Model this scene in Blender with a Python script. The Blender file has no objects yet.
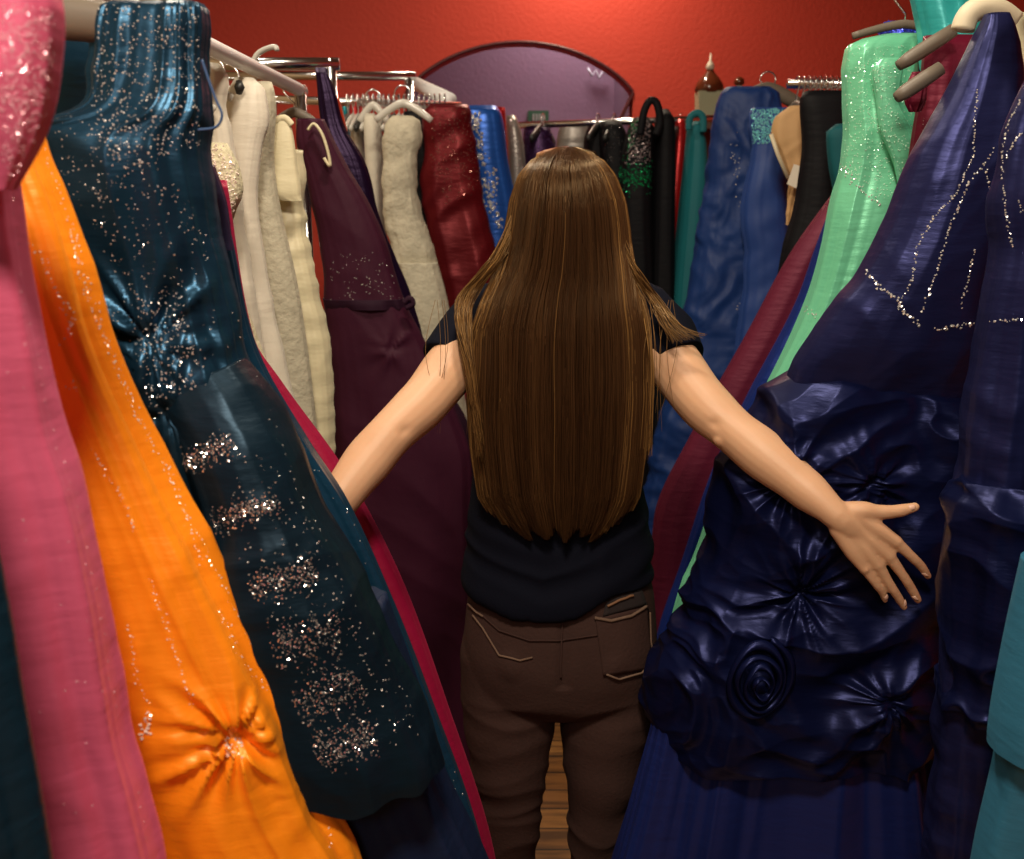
import bpy, math, random
from mathutils import Vector, noise, Matrix
from mathutils.bvhtree import BVHTree
S = bpy.context.scene
COL = S.collection
F = 1000.0; TILT = math.atan(229.5/1000); CZ = 1.56
CAM = Vector((0, 0, CZ))
ct, st = math.cos(TILT), math.sin(TILT)

# ------------------------------------------------------------------ placing
def raydir(px, py):
    u = (px-512)/F; v = (429.5-py)/F
    return Vector((u, v*st+ct, v*ct-st))
def P(px, py, Y):
    d = raydir(px, py)
    return CAM + d*(Y/d.y)
def zrow(py, Y): return P(512, py, Y).z

# ------------------------------------------------------------------ materials
MATS = {}
def newmat(name):
    m = bpy.data.materials.new(name); m.use_nodes = True
    return m, m.node_tree.nodes, m.node_tree.links, m.node_tree.nodes['Principled BSDF']
def fabric(name, col, col2=None, rough=.4, metal=.0, sheen=.2, bump=.15, scale=60, stretch=(1, 1, 1), spec=.5, dist=.002, aniso=0, blotch=4):
    if name in MATS: return MATS[name]
    m, N, L, b = newmat(name)
    col2 = col2 or tuple(c*.7 for c in col)
    tc = N.new('ShaderNodeTexCoord')
    n1 = N.new('ShaderNodeTexNoise'); n1.inputs['Scale'].default_value = blotch; n1.inputs['Detail'].default_value = 3
    L.new(tc.outputs['Object'], n1.inputs['Vector'])
    mx = N.new('ShaderNodeMix'); mx.data_type = 'RGBA'
    mx.inputs[6].default_value = (*col, 1); mx.inputs[7].default_value = (*col2, 1)
    L.new(n1.outputs['Fac'], mx.inputs[0]); L.new(mx.outputs[2], b.inputs['Base Color'])
    mp = N.new('ShaderNodeMapping'); mp.inputs['Scale'].default_value = stretch
    L.new(tc.outputs['Object'], mp.inputs['Vector'])
    n2 = N.new('ShaderNodeTexNoise'); n2.inputs['Scale'].default_value = scale; n2.inputs['Detail'].default_value = 4
    L.new(mp.outputs[0], n2.inputs['Vector'])
    bp = N.new('ShaderNodeBump'); bp.inputs['Strength'].default_value = bump; bp.inputs['Distance'].default_value = dist
    L.new(n2.outputs['Fac'], bp.inputs['Height']); L.new(bp.outputs[0], b.inputs['Normal'])
    b.inputs['Roughness'].default_value = rough; b.inputs['Metallic'].default_value = metal
    b.inputs['Sheen Weight'].default_value = sheen if max(col) > .2 else sheen*max(col)*1.5; b.inputs['Sheen Tint'].default_value = (*[min(1, c*1.5+.05) for c in col], 1)
    b.inputs['Specular IOR Level'].default_value = spec*min(1, .22+max(col)*2)
    MATS[name] = m; return m
def satin(name, col, col2=None, rough=.33, metal=.45, **k):
    k.setdefault('bump', .3); k.setdefault('scale', 22); k.setdefault('stretch', (.8, .8, 3.2)); k.setdefault('dist', .005)
    return fabric(name, col, col2, rough=rough, metal=metal, **k)
def plain(name, col, rough=.5, metal=0, spec=.5, emit=0):
    if name in MATS: return MATS[name]
    m, N, L, b = newmat(name)
    n1 = N.new('ShaderNodeTexNoise'); n1.inputs['Scale'].default_value = 9; n1.inputs['Detail'].default_value = 3
    tc = N.new('ShaderNodeTexCoord'); L.new(tc.outputs['Object'], n1.inputs['Vector'])
    mx = N.new('ShaderNodeMix'); mx.data_type = 'RGBA'
    mx.inputs[6].default_value = (*col, 1); mx.inputs[7].default_value = (*[c*.85 for c in col], 1)
    L.new(n1.outputs['Fac'], mx.inputs[0]); L.new(mx.outputs[2], b.inputs['Base Color'])
    b.inputs['Roughness'].default_value = rough; b.inputs['Metallic'].default_value = metal
    b.inputs['Specular IOR Level'].default_value = spec
    if emit:
        b.inputs['Emission Color'].default_value = (*col, 1); b.inputs['Emission Strength'].default_value = emit
    MATS[name] = m; return m

CHROME = plain('chrome', (.85, .85, .86), .18, 1)
WHITEMETAL = plain('white_metal', (.95, .95, .97), .4, 0)
HWOOD = plain('hanger_wood', (.16, .13, .10), .5)
HBLACK = plain('hanger_black', (.02, .02, .02), .4)
HCLEAR = plain('hanger_pale_plastic', (.62, .60, .55), .2)
SILVERBEAD = plain('silver_bead', (.9, .88, .86), .18, .6)
PEARLBEAD = plain('pearl_bead', (.95, .82, .72), .22, .2)
DARKBEAD = plain('dark_bead', (.58, .55, .54), .14, .8)
REDBEAD = plain('red_bead', (.55, .05, .05), .2, .7)
GREENBEAD = plain('green_sequin', (.02, .45, .18), .2, .7)
BLUEBEAD = plain('blue_sequin', (.08, .12, .75), .2, .6)
PURPLEBEAD = plain('purple_sequin', (.18, .08, .28), .2, .7)
TURQBEAD = plain('turquoise_sequin', (.25, .72, .78), .25, .4)
MINTBEAD = plain('mint_bead', (.62, .95, .75), .2, .3)
PINKBEAD = plain('pink_bead', (1., .55, .65), .2, .3)

# ------------------------------------------------------------------ mesh helpers
def link(name, me, mat, parent=None, origin=None, smooth=True):
    o = bpy.data.objects.new(name, me); COL.objects.link(o)
    if mat is not None:
        for mm in (mat if isinstance(mat, (list, tuple)) else [mat]): me.materials.append(mm)
    if smooth:
        for p in me.polygons: p.use_smooth = True
    org = None
    if parent is not None: org = root_world(parent)
    if origin is not None and parent is None: org = Vector(origin)
    if org is not None:
        me.transform(Matrix.Translation(-org))
    if parent is not None: o.parent = parent
    elif origin is not None: o.location = origin
    return o
def root_world(o):
    v = Vector(o.location)
    while o.parent: o = o.parent; v = v+Vector(o.location)
    return v
def pydata(name, V, Fc):
    me = bpy.data.meshes.new(name); me.from_pydata([tuple(v) for v in V], [], Fc); me.update(); return me
def empty(name, loc, label, cat, group=None):
    o = bpy.data.objects.new(name, None); COL.objects.link(o); o.location = loc; o.empty_display_size = .05
    tag(o, label, cat, group); return o
def tag(o, label, cat, group=None):
    o['label'] = label; o['category'] = cat
    if group: o['group'] = group
    return o
def structure(o): o['kind'] = 'structure'; return o
def boxdata(lo, hi, V, Fc):
    b = len(V)
    for z in (lo[2], hi[2]):
        for x, y in ((lo[0], lo[1]), (hi[0], lo[1]), (hi[0], hi[1]), (lo[0], hi[1])): V.append(Vector((x, y, z)))
    for f in ((0, 3, 2, 1), (4, 5, 6, 7), (0, 1, 5, 4), (1, 2, 6, 5), (2, 3, 7, 6), (3, 0, 4, 7)): Fc.append([b+i for i in f])
def box(name, lo, hi, mat, parent=None, bevel=0):
    V, Fc = [], []; boxdata(lo, hi, V, Fc)
    c = ((lo[0]+hi[0])/2, (lo[1]+hi[1])/2, lo[2])
    o = link(name, pydata(name, V, Fc), mat, parent, None if parent else c, smooth=False)
    if bevel:
        bm = o.modifiers.new('b', 'BEVEL'); bm.width = bevel; bm.segments = 2
    return o
def tubedata(pts, rad, V, Fc, n=10, flat=1.0, up=None, cap=True, ph=0):
    """swept tube, rad a number or list; flat scales along the second axis"""
    pts = [Vector(p) for p in pts]; m = len(pts)
    if not isinstance(rad, (list, tuple)): rad = [rad]*m
    base = len(V); ref = Vector(up) if up else None
    prev = None
    for i, p in enumerate(pts):
        t = (pts[min(i+1, m-1)]-pts[max(i-1, 0)]).normalized()
        if ref is not None: a = ref - t*ref.dot(t)
        elif prev is None:
            a = Vector((0, 0, 1)) if abs(t.z) < .9 else Vector((0, 1, 0)); a = a-t*a.dot(t)
        else: a = prev-t*prev.dot(t)
        if a.length < 1e-5: a = Vector((1, 0, 0))-t*t.x
        a.normalize(); prev = a; b = t.cross(a)
        for k in range(n):
            th = 2*math.pi*k/n+ph
            V.append(p+a*(rad[i]*flat*math.cos(th))+b*(rad[i]*math.sin(th)))
    for i in range(m-1):
        for k in range(n):
            k2 = (k+1) % n
            Fc.append([base+i*n+k, base+i*n+k2, base+(i+1)*n+k2, base+(i+1)*n+k])
    if cap:
        Fc.append([base+k for k in range(n)][::-1]); Fc.append([base+(m-1)*n+k for k in range(n)])
def spline(pts, n=6):
    pts = [Vector(p) for p in pts]; out = []
    for i in range(len(pts)-1):
        p0 = pts[max(i-1, 0)]; p1 = pts[i]; p2 = pts[i+1]; p3 = pts[min(i+2, len(pts)-1)]
        for k in range(n):
            t = k/n
            out.append(.5*((2*p1)+(p2-p0)*t+(2*p0-5*p1+4*p2-p3)*t*t+(3*p1-p0-3*p2+p3)*t**3))
    out.append(pts[-1]); return out
def tube(name, pts, rad, mat, parent=None, n=10, flat=1.0, up=None, origin=None):
    V, Fc = [], []; tubedata(pts, rad, V, Fc, n, flat, up, True, math.pi/4 if n == 4 else 0)
    return link(name, pydata(name, V, Fc), mat, parent, origin, smooth=(n != 4))
OCT = [Vector(v) for v in ((1, 0, 0), (-1, 0, 0), (0, 1, 0), (0, -1, 0), (0, 0, 1), (0, 0, -1))]
OCF = [(0, 2, 4), (2, 1, 4), (1, 3, 4), (3, 0, 4), (2, 0, 5), (1, 2, 5), (3, 1, 5), (0, 3, 5)]
def beads(name, pts, mat, parent, rnd):
    """pts: list of (Vector, radius)"""
    V, Fc = [], []
    for p, r in pts:
        b = len(V)
        rot = Matrix.Rotation(rnd.random()*3, 3, 'Y') @ Matrix.Rotation(rnd.random()*3, 3, 'X')
        for c in OCT: V.append(p+rot @ c*r)
        for f in OCF: Fc.append([b+i for i in f])
    if not V: return None
    return link(name, pydata(name, V, Fc), mat, parent, smooth=False)

# ------------------------------------------------------------------ lofted cloth
def hermite(zs, vs, z):
    """piecewise cubic through decreasing zs"""
    n = len(zs)
    if z >= zs[0]: return vs[0]
    if z <= zs[-1]: return vs[-1]
    for i in range(n-1):
        if zs[i] >= z >= zs[i+1]: break
    def sl(j):
        if j <= 0: return (vs[1]-vs[0])/(zs[1]-zs[0])
        if j >= n-1: return (vs[-1]-vs[-2])/(zs[-1]-zs[-2])
        a = (vs[j]-vs[j-1])/(zs[j]-zs[j-1]); b = (vs[j+1]-vs[j])/(zs[j+1]-zs[j])
        return 0 if a*b < 0 else (a+b)/2 if abs(a+b) < 4*min(abs(a), abs(b))+1e-9 else 2*min(abs(a), abs(b))*(1 if a > 0 else -1)
    h = zs[i+1]-zs[i]; t = (z-zs[i])/h
    return ((2*t**3-3*t*t+1)*vs[i]+(t**3-2*t*t+t)*h*sl(i)+(-2*t**3+3*t*t)*vs[i+1]+(t**3-t*t)*h*sl(i+1))
def ridge(v):
    return 1-2*abs(noise.noise(v))
def loftdata(rows, nu=96, nv=110, seed=0, fold=(.0, .02), R=2.2, wr=0.0, wrs=9, wang=.5, feats=(), crumple=0, cs=9, hem=0.0, neck=0, tip=0, sq=.75, waist=0, puff=0, hemskew=0, sag=0, zpow=1, crisp=.35, topskew=0):
    """rows: (py, pxL, pxR, Y, halfdepth) from top down -> closed draped tube.  hem: z to which the cloth goes on below the last row"""
    R_ = []
    for py, a, b, Y, d in rows:
        pa, pb = P(a, py, Y), P(b, py, Y)
        R_.append((pa.z, pa.x, pb.x, Y, d))
    if hem and R_[-1][0] > hem+.05:
        z0, a0, b0, Y0, d0 = R_[-2]; z1, a1, b1, Y1, d1 = R_[-1]
        k = .6*(z1-hem)/max(z0-z1, .05)
        sL = max(-.25, min(.25, (a1-a0)*k)); sR = max(-.2, min(.25, (b1-b0)*k))
        R_.append((hem, a1+sL*.5, b1+sR*.5, Y1, min(d1*1.15, d1+.03)))
    zs = [r[0] for r in R_]; ztop, zbot = zs[0], zs[-1]
    V = []; so = Vector((seed*7.31, seed*3.17, seed*1.71)); H = ztop-zbot
    for j in range(nv+1):
        t = j/nv; t = t**zpow
        z = ztop+(zbot-ztop)*t
        xl, xr, yc, d = (hermite(zs, [r[k] for r in R_], z) for k in (1, 2, 3, 4))
        xc, w = (xl+xr)/2, max(.003, (xr-xl)/2)
        fw = max(0.0, min(1.0, (t-waist)/(1-waist+1e-6)))
        A = fold[0]+(fold[1]-fold[0])*(fw**.8)
        for i in range(nu):
            th = 2*math.pi*i/nu
            c, s = math.cos(th), math.sin(th)
            cx = math.copysign(abs(c)**sq, c); sy = math.copysign(abs(s)**sq, s)
            nx, ny = c/max(w, 1e-4)*min(w, d), s/max(d, 1e-4)*min(w, d)
            l = math.hypot(nx, ny) or 1; nx /= l; ny /= l
            x, y = xc+w*cx, yc-d*sy
            ny = -ny
            q = so+Vector((c*R, s*R, z*.55))
            f = (.42+.75*noise.noise(q))*(1-crisp)+ridge(q*.8)*crisp+ridge(q*1.7+Vector((3, 1, 0)))*.22*crisp+.16*noise.noise(q*2.3)
            dsp = A*(f-.72)
            wx, wz = x, z
            if wr:
                ca, sa = math.cos(wang), math.sin(wang)
                a, b = wx*ca+wz*sa, -wx*sa+wz*ca
                dsp += wr*ridge(Vector((a*wrs*.35, b*wrs, y*3))+so)
            if crumple:
                q2 = Vector((wx*cs, y*cs*.6, wz*cs))+so
                q2 += Vector((noise.noise(q2*.6), 0, noise.noise(q2*.6+Vector((5, 5, 5)))))*.9
                dsp += crumple*(ridge(q2)*.7+ridge(q2*2.1)*.3-.3)
            zz = z
            for ft in feats:
                if s < -.2: break
                fx, fz, r0, amp, nn, ph = ft
                dx, dz = x-fx, z-fz; rr = math.hypot(dx, dz)
                if rr < r0*3:
                    g = math.exp(-(rr/r0)**1.5)*min(1, max(0, s)*1.6-.25*0)**2
                    ang = math.atan2(dz, dx)
                    dsp += amp*2.2*g*(ridge(Vector((math.cos(ang)*nn*.42+ph, math.sin(ang)*nn*.42, rr*7+ph*3)))-.35)*min(1, rr/(r0*.3))-abs(amp)*.8*math.exp(-(rr/(r0*.25))**2)
            if puff: dsp += puff*math.sin(math.pi*min(1, t))
            # neckline and hem shape
            if neck and j < nv*.2:
                zz -= neck*math.exp(-(c/.45)**2)*(1-j/(nv*.2))**1.5*(1 if s > 0 else .3)
            if topskew and t < .2: zz += topskew*cx*(1-t/.2)
            if hemskew and t > .6: zz += hemskew*(cx)*((t-.6)/.4)**1.5
            if sag and t > .8: zz += sag*noise.noise(Vector((c*2.5, s*2.5, seed)))*((t-.8)/.2)
            V.append(Vector((x+nx*dsp, y+ny*dsp, zz)))
    Fc = []
    for j in range(nv):
        for i in range(nu):
            i2 = (i+1) % nu
            Fc.append([j*nu+i, (j+1)*nu+i, (j+1)*nu+i2, j*nu+i2])
    # inset cap at the top (inside of the bodice)
    b = len(V); n0 = nu
    cen = sum((V[i] for i in range(nu)), Vector())/nu
    for i in range(nu): V.append(cen+(V[i]-cen)*.7-Vector((0, 0, min(.03, H*.1))))
    V.append(cen-Vector((0, 0, min(.04, H*.14))))
    for i in range(nu):
        i2 = (i+1) % nu
        Fc.append([i, i2, b+i2, b+i]); Fc.append([b+i, b+i2, b+nu])
    return V, Fc
def loft(name, rows, mat, parent=None, **k):
    V, Fc = loftdata(rows, **k)
    o = link(name, pydata(name, V, Fc), mat, parent)
    o['_bvh'] = 0
    del o['_bvh']
    BV[o.name] = BVHTree.FromPolygons(V, Fc)
    return o
BV = {}
def hit(o, px, py):
    d = raydir(px, py).normalized()
    r = BV[o.name].ray_cast(CAM, d)
    return r[0], r[1]
def scatter(o, fn, n, rnd, r=(.0012, .002), jit=0):
    """fn(rnd)->(px,py)"""
    out = []
    for _ in range(n):
        px, py = fn(rnd); h, nn = hit(o, px, py)
        if h: out.append((h+nn*.0004, rnd.uniform(*r)))
    return out
def poly_pts(poly):
    """uniform sampler in quad strips given polygon (rejection)"""
    xs = [p[0] for p in poly]; ys = [p[1] for p in poly]
    def inside(x, y):
        c = False; j = len(poly)-1
        for i in range(len(poly)):
            if (poly[i][1] > y) != (poly[j][1] > y) and x < (poly[j][0]-poly[i][0])*(y-poly[i][1])/(poly[j][1]-poly[i][1])+poly[i][0]: c = not c
            j = i
        return c
    def f(r):
        for _ in range(60):
            x, y = r.uniform(min(xs), max(xs)), r.uniform(min(ys), max(ys))
            if inside(x, y): return x, y
        return x, y
    return f
def path_beads(o, pts, step, rnd, r, jit=1.0):
    out = []; 
    for (x0, y0), (x1, y1) in zip(pts[:-1], pts[1:]):
        L = math.hypot(x1-x0, y1-y0); n = max(1, int(L/step))
        for k in range(n):
            t = k/n; px = x0+(x1-x0)*t+rnd.gauss(0, jit); py = y0+(y1-y0)*t+rnd.gauss(0, jit)
            h, nn = hit(o, px, py)
            if h: out.append((h+nn*.0006, rnd.uniform(*r)))
    return out
def patch(name, o, quad, nu, nv, off, mat, parent, thick=.0015):
    """thin raised cloth patch lying on the surface of o; quad = 4 pixel corners tl,tr,br,bl"""
    V, ok = [], True; Fc = []
    G = []
    for j in range(nv+1):
        for i in range(nu+1):
            u, v = i/nu, j/nv
            tl, tr, br, bl = quad
            px = (tl[0]*(1-u)+tr[0]*u)*(1-v)+(bl[0]*(1-u)+br[0]*u)*v
            py = (tl[1]*(1-u)+tr[1]*u)*(1-v)+(bl[1]*(1-u)+br[1]*u)*v
            h, n = hit(o, px, py)
            G.append(h+n*off if h else None)
    last = next(g for g in G if g)
    for i, g in enumerate(G):
        if g is None: G[i] = last
        else: last = g
    V = G[:]
    for j in range(nv):
        for i in range(nu):
            a = j*(nu+1)+i; Fc.append([a, a+nu+1, a+nu+2, a+1])
    ob = link(name, pydata(name, V, Fc), mat, parent)
    sm = ob.modifiers.new('s', 'SOLIDIFY'); sm.thickness = thick; sm.offset = -1
    return ob

def gown(label, rows, mat, group='gowns packed on the racks', seed=1, cat='dress', name='gown', part='skirt', single=False, **k):
    Y = rows[0][3]; k.setdefault('hem', .012)
    mid = P((rows[-1][1]+rows[-1][2])/2, rows[-1][0], Y)
    r = empty(name, (mid.x, Y, 0), label, cat, group)
    o = loft(part, rows, mat, r, seed=seed, **k)
    return r, o

# ================================================================== SETTING
WALLY = 4.3
def wallmat(name, col, rough=.7, bs=60):
    m, N, L, b = newmat(name)
    tc = N.new('ShaderNodeTexCoord'); n1 = N.new('ShaderNodeTexNoise'); n1.inputs['Scale'].default_value = 3; n1.inputs['Detail'].default_value = 6
    L.new(tc.outputs['Object'], n1.inputs['Vector'])
    mx = N.new('ShaderNodeMix'); mx.data_type = 'RGBA'; mx.inputs[6].default_value = (*col, 1); mx.inputs[7].default_value = (*[c*.82 for c in col], 1)
    L.new(n1.outputs['Fac'], mx.inputs[0]); L.new(mx.outputs[2], b.inputs['Base Color'])
    n2 = N.new('ShaderNodeTexNoise'); n2.inputs['Scale'].default_value = bs; L.new(tc.outputs['Object'], n2.inputs['Vector'])
    bp = N.new('ShaderNodeBump'); bp.inputs['Strength'].default_value = .2; bp.inputs['Distance'].default_value = .01
    L.new(n2.outputs['Fac'], bp.inputs['Height']); L.new(bp.outputs[0], b.inputs['Normal'])
    b.inputs['Roughness'].default_value = rough
    return m
RED = wallmat('red_wall_paint', (.54, .042, .020)); PURPLE = wallmat('mauve_wall_paint', (.30, .17, .26)); BEIGE = wallmat('beige_wall_paint', (.42, .30, .15))
CEIL = wallmat('ceiling_paint', (.30, .27, .23))
def floormat():
    m, N, L, b = newmat('floor_boards')
    tc = N.new('ShaderNodeTexCoord'); mp = N.new('ShaderNodeMapping'); mp.inputs['Rotation'].default_value = (0, 0, 0)
    L.new(tc.outputs['Object'], mp.inputs['Vector'])
    br = N.new('ShaderNodeTexBrick'); br.inputs['Scale'].default_value = 1; br.inputs['Brick Width'].default_value = 1.1; br.inputs['Row Height'].default_value = .085
    br.inputs['Mortar Size'].default_value = .003; br.inputs['Color1'].default_value = (.42, .20, .06, 1); br.inputs['Color2'].default_value = (.28, .12, .035, 1); br.inputs['Mortar'].default_value = (.04, .02, .01, 1)
    L.new(mp.outputs[0], br.inputs['Vector'])
    n = N.new('ShaderNodeTexNoise'); n.inputs['Scale'].default_value = 14; n.inputs['Detail'].default_value = 8
    m2 = N.new('ShaderNodeMapping'); m2.inputs['Scale'].default_value = (.4, 4, 1); L.new(tc.outputs['Object'], m2.inputs['Vector']); L.new(m2.outputs[0], n.inputs['Vector'])
    mx = N.new('ShaderNodeMix'); mx.data_type = 'RGBA'; mx.blend_type = 'MULTIPLY'; mx.inputs[0].default_value = .8
    rp = N.new('ShaderNodeValToRGB'); rp.color_ramp.elements[0].position = .35; rp.color_ramp.elements[0].color = (.35, .3, .25, 1); rp.color_ramp.elements[1].position = .6; rp.color_ramp.elements[1].color = (1.3, 1.2, 1, 1)
    L.new(n.outputs['Fac'], rp.inputs[0]); L.new(br.outputs['Color'], mx.inputs[6]); L.new(rp.outputs[0], mx.inputs[7]); L.new(mx.outputs[2], b.inputs['Base Color'])
    b.inputs['Roughness'].default_value = .45
    return m
def sbox(name, lo, hi, mat): return structure(box(name, lo, hi, mat))
sbox('floor', (-1.7, -2.0, -.1), (2.7, 6.0, 0), floormat())
sbox('ceiling', (-1.7, -2.0, 2.9), (2.7, 6.0, 3.0), CEIL)
XL = P(178, 5, WALLY).x
sbox('wall_left', (XL-.1, -2, 0), (XL, WALLY, 2.9), BEIGE)
sbox('wall_right', (2.5, -2, 0), (2.6, 6, 2.9), RED)
sbox('wall_front', (-1.7, -2.1, 0), (2.7, -2.0, 2.9), CEIL)
sbox('trim_1', (XL, WALLY-.07, 0), (XL+.05, WALLY-.001, 2.9), plain('brown_post', (.13, .05, .02), .5))
# back wall with arched doorway
def arch_profile(x0, x1, ztop, n=24, zs=None):
    cx = (x0+x1)/2; hw = (x1-x0)/2; rise = ztop-zs
    pts = []
    for i in range(n+1):
        a = math.pi-math.pi*i/n
        u = -math.cos(a); pts.append((cx+hw*u, zs+rise*max(0, 1-u*u)**.78))
    return pts
AX0, AX1 = P(406, 90, WALLY).x, P(633, 90, WALLY).x
AZT = zrow(42, WALLY); AZS = zrow(93, WALLY)
prof = [(AX0, 0)]+arch_profile(AX0, AX1, AZT, 28, AZS)+[(AX1, 0)]
V, Fc = [], []
for yy in (WALLY, WALLY+.14):
    for x, z in prof: V.append(Vector((x, yy, z)))
    for x, z in prof: V.append(Vector((max(XL-.1, -9) if x < AX0+1e-6 and z == 0 else (2.5 if (x > AX1-1e-6 and z == 0) else x), yy, 0 if z == 0 else 2.9)))
n = len(prof)
def wface(a, b_): pass
for k in range(2):
    o0 = k*2*n
    for i in range(1, n-2): Fc.append([o0+i, o0+i+1, o0+n+i+1, o0+n+i] if k == 0 else [o0+n+i, o0+n+i+1, o0+i+1, o0+i])
for i in range(n-1): Fc.append([i+1, i, 2*n+i, 2*n+i+1])
for (xa, xb) in ((XL-.1, AX0), (AX1, 2.5)):
    boxdata((xa, WALLY, 0), (xb, WALLY+.14, 2.9), V, Fc)
wb = structure(link('wall_back', pydata('wall_back', V, Fc), RED, None, (0, WALLY, 0), smooth=False))
sbox('wall_far', (-1.7, 5.3, 0), (2.7, 5.4, 2.9), PURPLE)
tr = tube('trim_2', [(x, WALLY-.004, z) for x, z in prof], .007, plain('dark_arch_trim', (.09, .015, .02), .4), None, n=8, origin=(0, WALLY, 0)); structure(tr)
# doorway flanks
sbox('wall_passage', (AX1+.02, WALLY+.14, 0), (AX1+.1, 5.3, 2.9), PURPLE)

# ceiling lamps out of shot, and an added fill behind the camera
def lamp(loc, power, size, col=(1, .82, .6), rot=(0, 0, 0), label=None):
    ld = bpy.data.lights.new('ceiling_and_fill_light', 'AREA'); ld.shape = 'DISK'; ld.size = size; ld.energy = power; ld.color = col
    o = bpy.data.objects.new('ceiling_and_fill_light', ld); COL.objects.link(o); o.location = loc; o.rotation_euler = rot
    return o

# ================================================================== RACKS, HANGERS
def rack(label, A, B, mat, thick=.0125, posts=(0, 1), square=False, crossh=None):
    A, B = Vector(A), Vector(B)
    r = empty('garment_rack', (A.x, A.y, 0), label, 'clothes rack')
    dirv = (B-A).normalized()
    tube('rail', [A-dirv*.02, B+dirv*.02], thick, mat, r, n=4 if square else 14)
    side = Vector((dirv.y, -dirv.x, 0)).normalized()
    for p in posts:
        q = A if p == 0 else B
        tube('post', [(q.x, q.y, q.z+.01), (q.x, q.y, .05)], .013, CHROME, r, n=12)
        tube('foot', [Vector((q.x, q.y, .05))-side*.22, Vector((q.x, q.y, .05))+side*.22], .013, CHROME, r, n=12)
    return r
def hanger(tip, label, axis='x', mat=HWOOD, half=.21, thick=.011, railz=1.84, group='hangers on the racks', drop=.045, pad=None, hook=True):
    """tip: the point at the hanger's centre, just under the hook"""
    c = Vector(tip); r = empty('clothes_hanger', tuple(c), label, 'hanger', group)
    ax = Vector((1, 0, 0)) if axis == 'x' else (Vector((0, 1, 0)) if axis == 'y' else Vector(axis).normalized())
    pts = []
    for i in range(-8, 9):
        t = i/8; pts.append(c+ax*(half*t)-Vector((0, 0, drop*abs(t)**1.4)))
    tube('shoulder_bar', pts, [thick*(1.15-.25*abs(i)/8) for i in range(-8, 9)], mat, r, n=10, flat=1.6, up=(0, 0, 1))
    if hook:
        top = railz-c.z
        h = [c+Vector((0, 0, 0)), c+Vector((0, 0, top-.03))]
        sd = ax*.022
        for k in range(9):
            a = math.pi*1.15*k/8
            h.append(c+Vector((0, 0, top-.005))+sd*(-math.cos(a))+Vector((0, 0, .022*math.sin(a))))
        tube('hook', h, .0022, CHROME, r, n=6)
    return r

# --- side racks (rail heights from the perspective)
LA = P(200, 42, 1.60); LB = P(300, 88, 2.28)
ld = (LB-LA); lA = LA-ld*2.1
rack('white square-rail rack running down the left side of the aisle', (lA.x, lA.y, LA.z), (LB.x, LB.y, LA.z), WHITEMETAL, .0135, (0, 1))
RX = .63; RZ = 1.905; LRZ = LA.z
rack('chrome rack running down the right side behind the navy gowns', (RX, .05, RZ), (.705, 1.56, RZ), CHROME, .013)
q0, q1 = P(262, 68, 2.45), P(331, 64, 2.45)
rack('short chrome rack crossing behind the end of the white rail', (q0.x-.25, 2.45, q1.z), (q1.x, 2.45, q1.z), CHROME, .015, (1,))
q0, q1 = P(335, 76, 3.3), P(408, 74, 3.3)
rack('slim chrome rack at the far left near the red wall', (q0.x-.4, 3.35, q1.z), (q1.x, 3.35, q1.z), CHROME, .014, (0, 1))
q0, q1 = P(345, 101, 3.05), P(455, 106, 3.25)
rack('chrome rail crowded with hanger hooks, left of the archway', (q0.x-.2, 3.0, q0.z), (q1.x, 3.2, q0.z), CHROME, .012, (0,))
q0, q1 = P(412, 82, 3.6), P(448, 99, 3.3)
rack('short white bar slanting in front of the archway edge', q0, q1, WHITEMETAL, .022, (1,))
q0, q1 = P(500, 126, 3.45), P(735, 116, 3.35)
rack('silver rack spanning the end of the aisle below the archway', (q0.x, q0.y, q0.z), (q1.x+.15, q1.y, q1.z), CHROME, .011, (0, 1))
q0, q1 = P(795, 84, 2.75), P(850, 84, 2.75)
rack('chrome rail with bunched hooks at the far right', (q0.x, 2.75, q0.z), (q1.x+.3, 2.75, q0.z), CHROME, .012, (1,))

# dense hooks (each an empty hanger showing its hook and bar)
rnd = random.Random(5)
for i in range(20):
    px = 348+i*5.1; Y = 3.03+.007*i
    p = P(px, 106, Y)
    hanger((p.x, Y, p.z-.03), 'hanger hooked on the crowded far-left rail', 'y', HCLEAR if i % 3 else HBLACK, .16, .006, P(px, 100, Y).z, 'hooks on the crowded far-left rail')
for i in range(11):
    px = 797+i*5.5
    p = P(px, 92, 2.75)
    hanger((p.x, 2.75, p.z-.03), 'hanger hooked on the far-right rail above the black gown', 'y', HCLEAR if i % 2 else HWOOD, .15, .006, P(px, 83, 2.75).z, 'hooks on the far-right rail')
# ================================================================== GOWNS
def ft(px, py, Y, r0, amp, n, ph=0):
    p = P(px, py, Y); return (p.x, p.z, r0, amp, n, ph)
G_L, G_R, G_B = 'gowns on the left racks', 'gowns on the right racks', 'gowns on the rack under the archway'
rnd = random.Random(11)
M_TEALDK = satin('dark_teal_satin', (.012, .05, .085), (.008, .03, .055))
M_PINK = satin('pink_satin', (.74, .13, .25), (.60, .09, .19), rough=.4, metal=.2, bump=.25)
M_ORANGE = satin('orange_satin', (1.0, .34, .010), (.96, .21, .003), rough=.42, metal=.15)  # lit and shaded orange mixed into the colour in random blotches
M_NAVYT = satin('peacock_navy_satin', (.016, .066, .125), (.006, .024, .048), rough=.33, metal=.6, blotch=6)
M_OVER = satin('black_overlay', (.008, .028, .050), (.004, .009, .016), rough=.38, metal=.5, sheen=0, blotch=5)
M_NAVYU = satin('midnight_blue_tulle', (.008, .016, .05), (.004, .01, .03), rough=.5, metal=.1)
M_MAG = satin('magenta_satin', (.40, .006, .06), (.3, .004, .04), rough=.45, metal=.2)

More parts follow.
